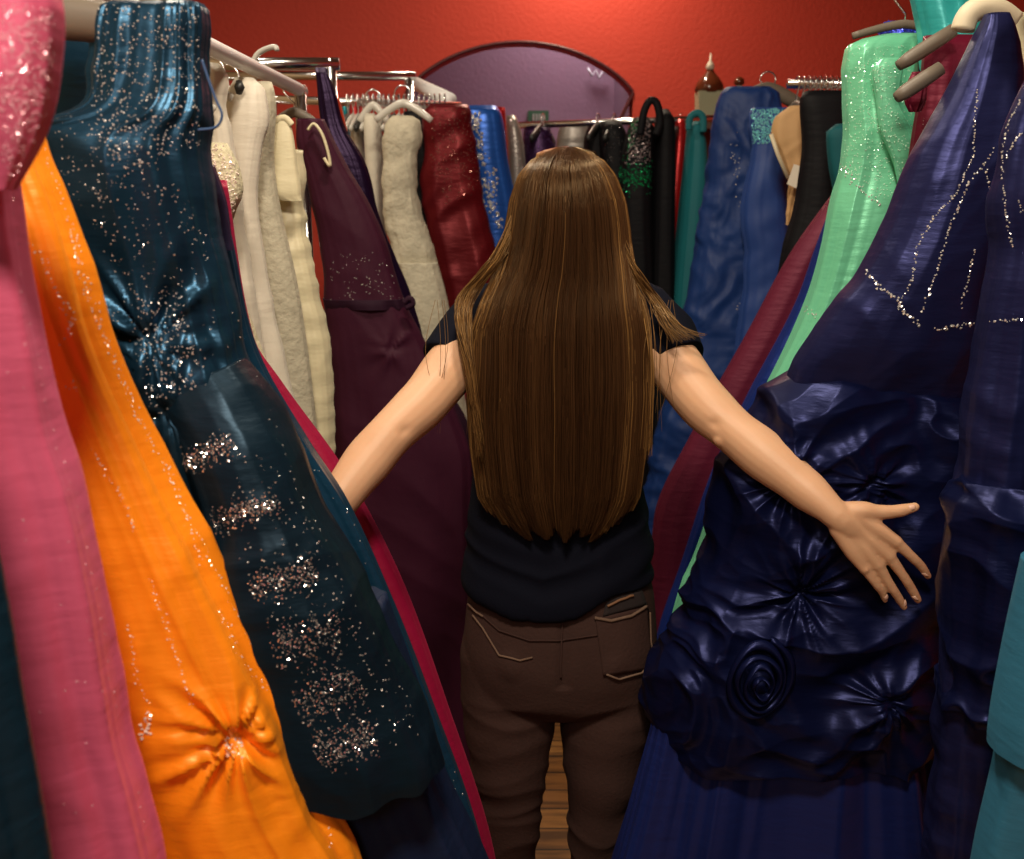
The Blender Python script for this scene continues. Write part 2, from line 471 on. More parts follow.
# 1 dark gown at the very left edge
gown('dark teal gown at the lower left corner, in front of the pink gown', [(0, -430, -170, .58, .04), (300, -330, -70, .58, .05), (620, -240, 1, .58, .05), (700, -220, 14, .58, .05), (859, -190, 42, .58, .05)], M_TEALDK, G_L, 1, fold=(.004, .02))
# 2 pink
r, o = gown('pink satin gown with beaded shoulder flap, leftmost of the bright gowns', [(60, -190, 12, .73, .03), (190, -170, 11, .73, .035), (300, -150, 30, .73, .04), (430, -140, 56, .73, .045), (480, -130, 74, .73, .048), (600, -110, 100, .73, .05), (700, -100, 118, .73, .05), (859, -80, 156, .73, .05)], M_PINK, G_L, 2, fold=(.006, .03), nu=220, nv=240, wr=.003, wang=1.0, R=2.0, crumple=.004, cs=7, crisp=.2)
fl = loft('shoulder_flap', [(-60, -60, 40, .68, .02), (10, -60, 56, .68, .024), (70, -60, 54, .68, .024), (115, -55, 48, .68, .02), (145, -50, 38, .68, .016), (168, -40, 26, .68, .012), (190, -30, 14, .68, .008)], M_PINK, r, nu=120, nv=120, seed=3, fold=(.002, .004), wr=.003, wang=.8)
pts = scatter(fl, poly_pts([(0, 0), (55, 10), (54, 80), (44, 130), (10, 185), (0, 150)]), 720, rnd, (.0006, .0013))
pts += path_beads(fl, [(0, 40), (30, 22), (53, 16)], 1.2, rnd, (.0008, .0014), 1.5)
beads('beading', pts, PINKBEAD, fl, rnd)
pts = path_beads(o, [(11, 200), (24, 290), (40, 370), (52, 430), (72, 480), (95, 590), (120, 720), (150, 850)], 14, rnd, (.0009, .0016), 1.5) + scatter(o, poly_pts([(0, 220), (20, 280), (70, 480), (140, 800), (60, 850), (0, 600)]), 26, rnd, (.0007, .0013))
beads('edge_beading', pts, PINKBEAD, o, rnd)
# 3 orange
r, o = gown('bright orange satin gown with a ruched pull and trailing pearl beading', [(60, -190, 20, .88, .03), (145, -180, 42, .88, .035), (220, -160, 72, .88, .04), (320, -140, 101, .88, .045), (430, -110, 150, .88, .05), (540, -90, 203, .88, .055), (650, -60, 259, .88, .06), (740, -30, 300, .88, .06), (800, 0, 322, .88, .06), (859, 30, 356, .88, .062)], M_ORANGE, G_L, 4,
    fold=(.006, .04), nu=300, nv=340, R=3.0, wr=.003, wang=1.1, wrs=14, crumple=.004, cs=6, feats=[ft(234, 748, .82, .055, .013, 6, .5), ft(320, 820, .82, .03, .008, 5, 0)])
def PB(name, o, r, paths, mat, step=3.2, rad=(.0009, .0017), jit=1.6):
    for p in paths: beads(name, path_beads(o, p, step, rnd, rad, jit), mat, o, rnd)
PB('pearl_trail', o, r, [[(92, 450), (105, 470), (120, 495), (132, 520), (133, 535)], [(168, 465), (180, 500), (195, 545), (201, 568)], [(218, 608), (235, 645), (256, 680), (280, 700)],
    [(130, 628), (134, 668), (146, 700), (148, 735)], [(150, 580), (165, 620), (188, 690), (196, 712)], [(70, 225), (85, 290), (105, 340), (130, 400), (150, 440)], [(20, 230), (45, 265), (65, 310), (72, 340)],
    [(48, 260), (50, 280)], [(66, 300), (75, 318), (60, 345)], [(55, 380), (75, 390), (70, 378)], [(225, 738), (236, 748), (240, 760)], [(300, 735), (312, 780), (318, 800)], [(328, 825), (332, 850)]], PEARLBEAD)
PB('edge_beading', o, r, [[(44, 150), (72, 225), (99, 320), (147, 430), (200, 540), (255, 650)]], PEARLBEAD, 4.5)
pb = scatter(o, poly_pts([(138, 715), (152, 715), (152, 740), (138, 740)]), 16, rnd, (.0016, .003)); beads('pearl_cluster', pb, PEARLBEAD, o, rnd)
pb = scatter(o, poly_pts([(226, 738), (242, 738), (242, 758), (226, 758)]), 26, rnd, (.0012, .0025))
beads('pearl_cluster', pb, PEARLBEAD, o, rnd)
# 4 peacock navy beaded gown
r, o = gown('dark peacock-blue satin gown with gathered waist and bands of dark sequins', [(3, 108, 198, 1.0, .012), (10, 99, 201, 1.0, .02), (60, 98, 202, 1.0, .026), (95, 92, 203, 1.0, .032), (118, 62, 203, 1.0, .045), (135, -30, 203, 1.0, .052), (155, -50, 203, 1.0, .055), (200, -40, 211, 1.0, .055), (260, -20, 226, 1.0, .052), (320, 0, 240, 1.0, .05), (370, 20, 252, 1.0, .052), (440, 40, 284, 1.0, .058), (520, 60, 322, 1.0, .062), (620, 90, 368, 1.0, .066), (700, 110, 396, 1.0, .066), (790, 130, 425, 1.0, .066), (859, 150, 470, 1.0, .066)], M_NAVYT, G_L, 5, part='bodice_and_skirt',
    fold=(.010, .028), nu=320, nv=360, R=2.4, crisp=.6, wr=.007, wrs=16, wang=-.5, crumple=.003, cs=10,
    feats=[ft(150, 340, .95, .075, .008, 7, .3), ft(175, 410, .95, .06, .007, 7, 1.3)])
loft('back_panel', [(34, 40, 130, 1.06, .008), (60, 36, 130, 1.06, .012), (125, 20, 130, 1.06, .012), (160, 20, 130, 1.06, .012)], M_NAVYT, r, nu=60, nv=60, seed=6, fold=(.002, .004))
bo = scatter(o, poly_pts([(98, 4), (200, 8), (200, 145), (130, 175), (90, 130)]), 620, rnd, (.0007, .0017))
bo += scatter(o, poly_pts([(50, 110), (110, 120), (150, 160), (190, 200), (215, 250), (170, 320), (130, 300), (60, 170)]), 330, rnd, (.0006, .0014))
bo += scatter(o, poly_pts([(135, 290), (180, 290), (200, 360), (195, 430), (150, 420), (135, 350)]), 330, rnd, (.0006, .0017))
bo += scatter(o, poly_pts([(100, 300), (230, 300), (300, 470), (200, 470)]), 160, rnd, (.0006, .0014))
beads('beading', bo, SILVERBEAD, o, rnd)
ov = loft('black_overlay', [(376, 150, 244, .992, .042), (392, 165, 258, .990, .051), (412, 175, 272, .985, .056), (440, 188, 287, .972, .058), (520, 205, 328, .955, .060), (600, 180, 372, .945, .066), (680, 170, 412, .94, .068), (750, 190, 436, .935, .07), (768, 195, 441, .935, .07)], M_OVER, r, nu=260, nv=240, seed=8, fold=(.003, .015), R=2.2, wr=.004, wrs=12, wang=-.4, hemskew=.0, sag=.02, waist=.2, topskew=.018, crumple=.006)
db = []
for (cx, cy, w, h, a) in ((205, 455, 40, 13, -25), (245, 512, 44, 13, -18), (283, 578, 44, 18, -16), (306, 640, 46, 24, -12), (328, 695, 44, 24, -25), (345, 745, 40, 22, -20)):
    a = math.radians(a)
    def f(r_, cx=cx, cy=cy, w=w, h=h, a=a):
        u = r_.uniform(-1, 1)*w*.8; v = max(-1.3, min(1.3, r_.gauss(0, .5)))*h
        return cx+u*math.cos(a)-v*math.sin(a), cy+u*math.sin(a)+v*math.cos(a)
    db += scatter(ov, f, 330, rnd, (.0006, .0017))
beads('sequin_bands', db, DARKBEAD, ov, rnd)
db = []
for k in range(1): db += scatter(ov, poly_pts([(215, 430), (290, 470), (430, 740), (330, 760), (240, 560)]), 300, rnd, (.0006, .0013))
beads('scattered_sequins', db, SILVERBEAD, ov, rnd)
PB('seam_beading', ov, r, [[(258, 375), (300, 500), (345, 620), (385, 700)]], SILVERBEAD, 9, (.0008, .0014))
loft('tulle_underskirt', [(600, 150, 385, 1.0, .06), (700, 170, 420, 1.0, .07), (760, 180, 436, 1.0, .075), (859, 200, 482, 1.0, .085), (1000, 200, 540, 1.0, .09), (1300, 200, 620, 1.0, .1)], M_NAVYU, r, nu=200, nv=100, seed=9, fold=(.01, .02), R=4)
hg = P(100, 22, 1.0); hg = hanger((-.535, .99, P(0, 8, .99).z), 'grey wooden hanger in the shoulders of the peacock-blue beaded gown', 'x', HWOOD, .215, .012, LRZ, drop=.02)
tube('ribbon_loop', spline([P(202, 60, .95), P(208, 78, .95), P(216, 100, .95), P(222, 115, .95), P(216, 127, .95), P(198, 130, .95)]), .0013, plain('blue_ribbon', (.03, .08, .2), .5), r, n=8)
# teal blue gown behind
M_TS = satin('teal_blue_satin', (.012, .075, .15), (.008, .04, .085), rough=.3, metal=.5)
r, o = gown('teal-blue satin gown showing as a strip behind the peacock-blue gown', [(170, 60, 216, 1.19, .03), (240, 80, 232, 1.19, .035), (350, 110, 257, 1.19, .04), (440, 140, 307, 1.19, .045), (500, 160, 346, 1.19, .05), (600, 190, 393, 1.19, .055), (700, 210, 433, 1.19, .06), (859, 240, 488, 1.19, .06)], M_TS, G_L, 10, fold=(.004, .02), nu=160, nv=160, R=4)
beads('edge_crystals', scatter(o, poly_pts([(300, 440), (345, 500), (490, 859), (440, 859), (400, 650)]), 60, rnd, (.0008, .0016)), SILVERBEAD, o, rnd)
loft('purple_bodice_top', [(165, 190, 214, 1.12, .012), (200, 195, 226, 1.12, .02), (250, 198, 234, 1.12, .02)], satin('slate_purple_satin', (.06, .05, .12)), r, seed=2, nu=48, nv=40)
# magenta
gown('magenta satin gown showing as a narrow strip behind the teal-blue gown', [(180, 120, 226, 1.47, .03), (340, 150, 254, 1.47, .035), (380, 170, 280, 1.47, .035), (470, 200, 345, 1.47, .04), (570, 220, 399, 1.47, .045), (700, 250, 448, 1.47, .05), (859, 280, 498, 1.47, .05)], M_MAG, G_L, 12, fold=(.003, .015), nu=120)

# ---------------- pale gowns on the left rack
M_IVORY = satin('ivory_satin', (.75, .68, .46), (.66, .58, .38), rough=.5, metal=0, sheen=.3)
M_WHITE = satin('white_satin', (.74, .68, .58), (.62, .56, .46), rough=.5, metal=0)
M_LACE = fabric('cream_lace', (.72, .66, .46), (.5, .45, .3), rough=.8, scale=90, bump=.9, dist=.006, blotch=60)
M_LACEG = fabric('grey_lace', (.60, .55, .42), (.36, .33, .25), rough=.8, scale=70, bump=.8, dist=.005, blotch=35)
r, o = gown('cream bridal gown with beaded lace bodice at the front of the pale gowns', [(143, 180, 226, 1.62, .02), (165, 180, 238, 1.62, .025), (190, 180, 242, 1.62, .028), (215, 178, 234, 1.62, .025), (240, 176, 228, 1.62, .025), (350, 170, 262, 1.62, .03), (450, 165, 300, 1.62, .035)], M_LACE, G_L, 20, fold=(.003, .01), crumple=.003, cs=30, hem=.1)
beads('bodice_beading', scatter(o, poly_pts([(200, 143), (225, 145), (240, 175), (236, 212), (200, 205)]), 260, rnd, (.0015, .0032)), PEARLBEAD, o, rnd)
loft('fabric_lining_flap', [(205, 196, 222, 1.58, .004), (222, 200, 216, 1.58, .004), (236, 202, 226, 1.58, .004)], plain('grey_lining', (.28, .24, .18), .7), r, nu=30, nv=20, seed=5)
r, o = gown('white gown with draped collar, second among the pale gowns', [(64, 190, 218, 1.74, .02), (78, 190, 226, 1.74, .025), (105, 190, 224, 1.74, .025), (140, 188, 232, 1.74, .025), (200, 186, 240, 1.74, .025), (350, 180, 262, 1.74, .03), (440, 180, 280, 1.74, .03)], M_WHITE, G_L, 21, fold=(.004, .012), wr=.004, wrs=18)
r, o = gown('white halter gown with a keyhole neck, between two cream gowns', [(78, 236, 252, 1.84, .012), (90, 228, 264, 1.84, .02), (120, 222, 268, 1.84, .026), (145, 226, 262, 1.84, .026), (200, 226, 256, 1.84, .026), (300, 226, 272, 1.84, .03), (440, 226, 302, 1.84, .035)], M_WHITE, G_L, 22, fold=(.004, .012), wr=.004, wrs=20, wang=1.3)
k_ = P(239, 87, 1.79); tube('keyhole_shade', [P(239, 81, 1.805), P(239.5, 87, 1.80), P(239, 94, 1.805)], [.005, .009, .005], HBLACK, r, n=12, flat=.6)  # black plug stands in for the shade within the keyhole
r, o = gown('off-white gown with a sheer pleated shoulder, behind the keyhole gown', [(82, 252, 272, 1.93, .015), (100, 250, 276, 1.93, .02), (160, 250, 274, 1.93, .024), (300, 250, 300, 1.93, .03), (440, 250, 318, 1.93, .03)], M_LACEG, G_L, 23, fold=(.004, .01))
r, o = gown('ivory satin gown with a folded bib bodice and ruched skirt', [(150, 262, 300, 2.03, .025), (170, 260, 302, 2.03, .028), (200, 254, 303, 2.03, .028), (260, 251, 310, 2.03, .03), (300, 250, 319, 2.03, .032), (340, 252, 327, 2.03, .034), (390, 256, 331, 2.03, .036), (455, 262, 333, 2.03, .038)], M_IVORY, G_L, 24, fold=(.004, .014), wr=.008, wrs=16, wang=.5, nu=160, nv=200)
loft('bib', [(120, 272, 290, 1.975, .006), (140, 268, 294, 1.975, .01), (165, 263, 297, 1.975, .012), (190, 260, 301, 1.975, .014), (196, 262, 301, 1.975, .012), (201, 280, 302, 1.975, .008)], M_IVORY, r, nu=70, nv=60, seed=4, fold=(.001, .003))
tube('strap', spline([P(275, 150, 1.97), P(270, 135, 1.97), P(276, 121, 1.97), P(285, 118, 1.97), P(292, 125, 1.97)]), .006, M_IVORY, r, n=8, flat=.5)
for (px, py, Y, lb, m) in ((222, 84, 1.69, 'pale plastic hanger in the draped-collar white gown', HCLEAR), (240, 74, 1.80, 'pale hanger holding the white keyhole halter gown', HCLEAR), (262, 78, 1.90, 'clear hanger holding the sheer-shouldered off-white gown', HCLEAR), (280, 112, 2.0, 'dark hanger under the ivory bib gown', HWOOD)):
    p = P(px, py, Y); hanger((-.54, Y, p.z-.01), lb, 'x', m, .06, .0045, LRZ, drop=.03)
# loose plastic hanger top sticking up above the rail
p = P(262, 58, 2.12); r = empty('clothes_hanger', tuple(p), 'translucent plastic hanger end poking up above the white rail', 'hanger', 'hangers on the racks')
tube('shoulder_bar', spline([P(253, 62, 2.12), P(258, 54, 2.12), P(266, 49, 2.12), P(275, 47, 2.12), P(277, 51, 2.12)]), [.003]*1+[.011]*23+[.006], HCLEAR, r, n=8, flat=.5)
tube('hook', [P(253, 62, 2.12), P(250, 68, 2.12)], .003, CHROME, r, n=6)

# ---------------- plum
M_PLUM = fabric('plum_crepe', (.055, .009, .026), (.036, .006, .018), rough=.6, sheen=0, metal=.1, scale=30, bump=.4, dist=.004)
M_PLUMD = fabric('dark_plum_chiffon', (.03, .008, .022), (.018, .005, .014), rough=.7, sheen=.1)
r, o = gown('long plum gown with beaded bodice and waist seam, left of the woman', [(119, 297, 322, 2.26, .02), (140, 296, 332, 2.26, .03), (165, 303, 345, 2.26, .035), (200, 312, 366, 2.26, .04), (240, 320, 384, 2.26, .042), (275, 325, 394, 2.26, .042), (303, 324, 404, 2.26, .044), (340, 330, 424, 2.26, .048), (400, 332, 450, 2.26, .055), (460, 333, 470, 2.26, .06), (560, 338, 474, 2.26, .06), (700, 345, 482, 2.26, .065)], M_PLUM, G_L, 30, fold=(.003, .022), nu=220, nv=240, R=2.4, waist=.25, wr=.004, wrs=12, wang=-1, feats=[ft(390, 350, 2.2, .05, .006, 3, 0)], sag=0)
beads('bodice_beading', scatter(o, poly_pts([(330, 250), (385, 250), (400, 300), (330, 300)]), 90, rnd, (.0008, .002)), SILVERBEAD, o, rnd)
loft('waist_seam_band', [(298, 323, 404, 2.255, .048), (303, 323, 406, 2.255, .05), (308, 324, 408, 2.255, .049)], M_PLUMD, r, nu=90, nv=8, seed=30)
tube('neck_lining', spline([P(308, 130, 2.2), P(314, 124, 2.2), P(322, 134, 2.2), P(328, 152, 2.2), P(330, 166, 2.2), P(324, 158, 2.2)]), .0065, M_IVORY, r, n=8, flat=.5)
tube('bow', spline([P(404, 303, 2.2), P(410, 298, 2.2), P(413, 304, 2.2), P(406, 308, 2.2)]), .006, M_PLUMD, r, n=8)
p = P(310, 112, 2.26); hanger((-.47, 2.26, p.z), 'dark hanger in the neck of the plum gown', 'x', HWOOD, .07, .006, LRZ)
r, o = gown('deep purple gown with a tall strap hooked at the end of the white rail', [(68, 316, 326, 2.40, .01), (90, 318, 334, 2.40, .014), (130, 322, 346, 2.40, .02), (160, 330, 364, 2.40, .03), (220, 340, 380, 2.40, .035), (300, 345, 412, 2.40, .04), (430, 350, 440, 2.40, .05)], satin('deep_purple_satin', (.016, .006, .028)), G_L, 31, fold=(.003, .012), wr=.003)
r, o = gown('orange-red gown, just a curved strip beside the deep purple strap', [(90, 330, 337, 2.53, .01), (120, 332, 345, 2.53, .014), (150, 336, 351, 2.53, .016), (220, 336, 356, 2.53, .02), (400, 336, 372, 2.53, .03)], satin('orange_red_satin', (.65, .06, .015)), G_L, 32)
# far small ones
rowz = [('small red gown far left under the crowded rail', 3.12, [(103, 350, 361), (125, 351, 364), (145, 352, 365), (200, 350, 366)], satin('bright_red_satin', (.5, .01, .012))),
        ('small white gown far left below the red one', 3.02, [(128, 352, 362), (150, 351, 364), (200, 350, 366), (300, 350, 372)], M_WHITE),
        ('turquoise gown, a tiny strip at the far left rack', 3.28, [(100, 343, 350), (130, 344, 351), (220, 343, 352)], satin('turquoise_satin', (.01, .25, .3)))]
for i, (lb, Y, rw, m) in enumerate(rowz): gown(lb, [(a, b, c, Y, .05) for a, b, c in rw], m, G_L, 40+i, nu=40, nv=50)
r, o = gown('narrow white lace gown beside the wide cream lace gown', [(114, 366, 374, 2.93, .03), (125, 364, 381, 2.93, .05), (160, 366, 383, 2.93, .06), (240, 368, 386, 2.93, .06), (400, 360, 400, 2.93, .07)], fabric('white_lace', (.66, .62, .52), (.45, .42, .35), scale=60, bump=.8, blotch=40, rough=.8), G_L, 45, fold=(.002, .01))
r, o = gown('wide cream lace gown with a flounced skirt on the far left rack', [(116, 394, 412, 2.78, .02), (124, 386, 420, 2.78, .03), (140, 384, 420, 2.78, .04), (170, 383, 415, 2.78, .042), (215, 385, 421, 2.78, .045), (250, 392, 433, 2.78, .05), (300, 400, 444, 2.78, .055), (345, 405, 452, 2.78, .06), (430, 410, 470, 2.78, .07)], M_LACEG, G_L, 46, fold=(.002, .012), nu=150, nv=160, wr=.004, wrs=20, wang=.3, crumple=.004, cs=25)
loft('skirt_flounce', [(262, 396, 438, 2.75, .05), (290, 400, 446, 2.75, .06), (318, 404, 452, 2.75, .065), (345, 412, 456, 2.75, .065)], M_LACEG, r, nu=90, nv=60, seed=7, fold=(.006, .014), R=3, sag=.02)
p = P(403, 103, 2.78); hanger((p.x, 2.78, p.z), 'white satin hanger in the wide cream lace gown', 'x', HCLEAR, .075, .006, P(0, 92, 2.78).z)
p = P(373, 105, 2.93); hanger((p.x, 2.93, p.z), 'white hanger in the narrow white lace gown', 'x', HCLEAR, .04, .006, P(0, 96, 2.93).z)
M_DRED = satin('dark_red_satin', (.16, .008, .012), (.09, .004, .008), rough=.42)
M_BLK = satin('black_satin', (.008, .008, .010), (.005, .005, .007), rough=.6, metal=.05)
gown('black gown in the shadow between the cream lace and dark red gowns', [(112, 404, 432, 3.02, .04), (160, 400, 434, 3.02, .05), (300, 400, 445, 3.02, .06)], M_BLK, G_L, 47)
r, o = gown('dark red gown with beaded lace bodice and ruched satin skirt', [(105, 432, 466, 2.96, .035), (115, 424, 470, 2.96, .05), (160, 424, 476, 2.96, .055), (185, 420, 480, 2.96, .055), (210, 424, 484, 2.96, .055), (250, 432, 494, 2.96, .06), (300, 440, 503, 2.96, .065), (440, 440, 520, 2.96, .08)], M_DRED, G_L, 48, fold=(.003, .014), wr=.008, wrs=14, wang=.6, nu=150, nv=160)
beads('bodice_beading', scatter(o, poly_pts([(432, 106), (468, 108), (480, 180), (470, 196), (445, 205), (430, 160)]), 420, rnd, (.0015, .0032)), plain('dull_rose_bead', (.42, .16, .14), .2, .7), o, rnd)
r, o = gown('royal blue gown with a cascade of big silver crystals', [(106, 466, 497, 3.07, .03), (115, 464, 502, 3.07, .05), (160, 468, 508, 3.07, .055), (200, 474, 516, 3.07, .055), (300, 470, 530, 3.07, .06)], satin('bright_blue_satin', (.012, .10, .45), (.01, .06, .32)), G_L, 49, fold=(.003, .012))
pts = scatter(o, poly_pts([(466, 112), (480, 112), (484, 150), (498, 172), (496, 200), (506, 228), (500, 230), (482, 200), (470, 160)]), 210, rnd, (.003, .0068))
beads('crystal_cascade', pts, SILVERBEAD, o, rnd)
r, o = gown('bright red gown, a thin strip between royal blue and silver', [(108, 495, 505, 3.22, .04), (150, 498, 508, 3.22, .05), (300, 495, 512, 3.22, .06)], MATS['bright_red_satin'], G_L, 50, nu=40)
r, o = gown('silver-grey sequinned gown behind the left of the hair', [(116, 506, 516, 3.3, .03), (130, 507, 521, 3.3, .05), (165, 508, 526, 3.3, .06), (300, 505, 535, 3.3, .06)], satin('silver_grey_satin', (.30, .27, .25), rough=.35, metal=.4), G_B, 51, nu=60)
beads('sequins', scatter(o, poly_pts([(507, 118), (514, 118), (527, 190), (519, 195)]), 90, rnd, (.002, .004)), SILVERBEAD, o, rnd)
# ---- back rack, seen edge on
r, o = gown('purple sequinned gown just left of the crown of the head', [(128, 524, 550, 3.42, .05), (150, 522, 556, 3.42, .06), (300, 520, 570, 3.42, .08)], satin('dark_purple_satin', (.035, .012, .05)), G_B, 52)
beads('sequins', scatter(o, poly_pts([(523, 128), (552, 128), (560, 175), (522, 175)]), 190, rnd, (.002, .004)), PURPLEBEAD, o, rnd)
r, o = gown('pale silver gown glimpsed behind the crown of the head', [(124, 560, 592, 3.62, .04), (145, 556, 596, 3.62, .05), (300, 550, 600, 3.62, .06)], MATS['silver_grey_satin'], G_B, 53)
gown('black gown right of the crown of the head', [(126, 588, 604, 3.46, .05), (140, 584, 606, 3.46, .07), (300, 580, 612, 3.46, .08)], M_BLK, G_B, 54)
r, o = gown('black beaded gown between the head and the green sequinned gown', [(122, 600, 620, 3.40, .05), (135, 599, 626, 3.40, .07), (200, 602, 628, 3.40, .08), (500, 596, 640, 3.40, .1)], M_BLK, G_B, 55)
beads('beading', scatter(o, poly_pts([(600, 125), (622, 125), (628, 165), (606, 165)]), 50, rnd, (.0015, .0025)), DARKBEAD, o, rnd)
r, o = gown('black gown with silver and green sequinned top', [(118, 634, 648, 3.30, .05), (130, 628, 654, 3.30, .07), (180, 619, 652, 3.30, .08), (300, 618, 655, 3.30, .09), (500, 600, 660, 3.30, .1)], M_BLK, G_B, 56)
beads('silver_sequins', scatter(o, poly_pts([(632, 120), (650, 120), (650, 165), (624, 165)]), 260, rnd, (.002, .0042)), plain('rose_silver_sequin', (.55, .48, .5), .2, .7), o, rnd)
beads('green_sequins', scatter(o, lambda r_: (r_.uniform(619, 652), 176+r_.gauss(0, 8)), 220, rnd, (.002, .0042)) , GREENBEAD, o, rnd)
beads('green_edge_sequins', scatter(o, poly_pts([(630, 118), (640, 118), (632, 150), (626, 165)]), 50, rnd, (.002, .004)), GREENBEAD, o, rnd)
tube('neck_loop', spline([P(640, 135, 3.2), P(644, 112, 3.2), P(650, 101, 3.2), P(657, 104, 3.2), P(660, 122, 3.2), P(656, 135, 3.2)]), .012, M_BLK, r, n=10, flat=.7)
gown('plain black gown between the green sequinned and bright red gowns', [(110, 658, 668, 3.3, .04), (122, 655, 674, 3.3, .07), (250, 650, 674, 3.3, .08), (500, 640, 680, 3.3, .1)], M_BLK, G_B, 57)
r, o = gown('bright red gown with sequinned midriff, left of the teal gown', [(120, 674, 684, 3.42, .05), (150, 668, 685, 3.42, .08), (200, 662, 682, 3.42, .09), (300, 655, 676, 3.42, .1), (500, 640, 680, 3.42, .1)], MATS['bright_red_satin'], G_B, 58, nu=60)
beads('sequins', scatter(o, poly_pts([(668, 155), (678, 155), (674, 195), (663, 195)]), 80, rnd, (.0015, .003)), REDBEAD, o, rnd)
M_TEAL = fabric('teal_chiffon', (.008, .17, .20), (.004, .09, .11), rough=.65, sheen=.3)
r, o = gown('teal chiffon gown with a looped neck, left of the big blue gown', [(122, 688, 701, 3.28, .04), (145, 686, 705, 3.28, .07), (200, 680, 706, 3.28, .08), (300, 670, 700, 3.28, .09), (500, 655, 700, 3.28, .1)], M_TEAL, G_B, 59, fold=(.003, .012), R=4)
tube('neck_loop', spline([P(689, 130, 3.2), P(690, 118, 3.2), P(697, 113, 3.2), P(703, 118, 3.2), P(703, 132, 3.2)]), .011, M_TEAL, r, n=10, flat=.6)
for (x_, lb) in ((543, 'black hanger over the purple sequinned gown'), (598, 'black hanger in the black gown by the crown of the head'), (614, 'black hanger in the black beaded gown'), (662, 'dark hanger in the plain black gown'), (680, 'dark hanger in the bright red gown')):
    p = P(x_, 127, 3.42); hanger((p.x, 3.42, p.z), lb, (.35, 1, 0), HBLACK, .12, .009, P(0, 119, 3.42).z)

# ---------------- right side
M_ROYAL = fabric('royal_blue_organza', (.010, .046, .20), (.003, .016, .09), rough=.55, sheen=.3, scale=40, bump=.5, blotch=9)
gown('dark filler gown in shadow behind the maroon skirt', [(260, 700, 760, 3.0, .05), (400, 650, 740, 3.0, .08), (640, 620, 740, 3.0, .1)], M_BLK, G_R, 60) if False else None
r, o = gown('large royal blue organza gown with one draped shoulder', [(87, 727, 768, 2.88, .02), (94, 720, 778, 2.88, .035), (120, 715, 778, 2.88, .045), (150, 711, 786, 2.88, .05), (200, 704, 796, 2.88, .055), (250, 696, 800, 2.88, .06), (300, 688, 800, 2.88, .065), (380, 672, 800, 2.88, .075), (440, 655, 790, 2.88, .08), (520, 640, 780, 2.88, .085)], M_ROYAL, G_R, 61, fold=(.004, .02), nu=220, nv=240, crumple=.010, cs=12, wr=.008, wrs=14, wang=-.9)
beads('beading', scatter(o, poly_pts([(727, 130), (738, 130), (745, 200), (750, 225), (735, 200)]), 36, rnd, (.0015, .003))+scatter(o, poly_pts([(735, 300), (752, 310), (755, 335), (738, 330)]), 14, rnd, (.002, .0035)), SILVERBEAD, o, rnd)
p = P(760, 90, 2.9); hanger((p.x+.02, 2.9, p.z), 'grey hanger in the shoulder of the large royal blue gown', 'x', HWOOD, .10, .012, P(0, 78, 2.9).z)
r, o = gown('blue gown with a square turquoise beaded neckline, behind the tan jacket', [(108, 752, 788, 2.74, .02), (118, 750, 790, 2.74, .025), (146, 753, 790, 2.74, .03), (175, 748, 786, 2.74, .04), (210, 742, 786, 2.74, .045), (260, 745, 790, 2.74, .045), (400, 730, 790, 2.74, .06)], fabric('mid_blue_organza', (.016, .06, .26), (.008, .03, .15), rough=.55, sheen=.4), G_R, 62, fold=(.003, .012), wr=.005, wrs=20)
beads('neckline_beading', scatter(o, poly_pts([(751, 109), (790, 109), (790, 142), (753, 144)]), 700, rnd, (.0018, .0036)), TURQBEAD, o, rnd)
r, o = gown('tan jacket-like garment with a pale lapel and a price tag', [(106, 790, 808, 2.56, .015), (118, 776, 812, 2.56, .025), (132, 771, 812, 2.56, .03), (160, 781, 808, 2.56, .03), (185, 789, 806, 2.56, .025), (205, 787, 800, 2.56, .015), (225, 786, 794, 2.56, .008)], fabric('tan_cloth', (.55, .33, .15), (.45, .27, .12), rough=.7), G_R, 63, cat='garment', name='garment', part='body', hem=0, nu=80, nv=90, wr=.004, wrs=20)
tube('lapel', [P(771, 134, 2.52), P(778, 155, 2.52), P(788, 178, 2.52)], .005, fabric('cream_cloth', (.7, .6, .42)), r, n=8, flat=.5)
V, Fc = [], []
q = [P(794, 164, 2.5), P(806, 168, 2.5), P(800, 190, 2.5), P(787, 184, 2.5)]
V = q+[v+Vector((0, .0015, 0)) for v in q]; Fc = [(0, 1, 2, 3), (7, 6, 5, 4), (0, 4, 5, 1), (1, 5, 6, 2), (2, 6, 7, 3), (3, 7, 4, 0)]
link('price_tag', pydata('price_tag', V, Fc), plain('paper_tag', (.8, .72, .6), .6), r, smooth=False)
gown('plain black gown with square shoulders, left of the mint gown', [(91, 806, 842, 2.42, .018), (97, 801, 848, 2.42, .025), (150, 803, 850, 2.42, .035), (200, 797, 852, 2.42, .04), (250, 784, 850, 2.42, .045), (300, 776, 850, 2.42, .05), (450, 740, 850, 2.42, .06)], M_BLK, G_R, 64, wr=.003)
gown('dark teal velvet gown, a panel between the black and mint gowns', [(124, 836, 870, 2.26, .02), (130, 827, 875, 2.26, .025), (165, 829, 880, 2.26, .03), (200, 834, 880, 2.26, .035), (400, 800, 880, 2.26, .05)], fabric('teal_velvet', (.006, .10, .12), (.004, .06, .075), rough=.7, sheen=.5), G_R, 65)
M_BURG = satin('burgundy_satin', (.14, .012, .035), (.09, .008, .028), rough=.5, metal=.25)
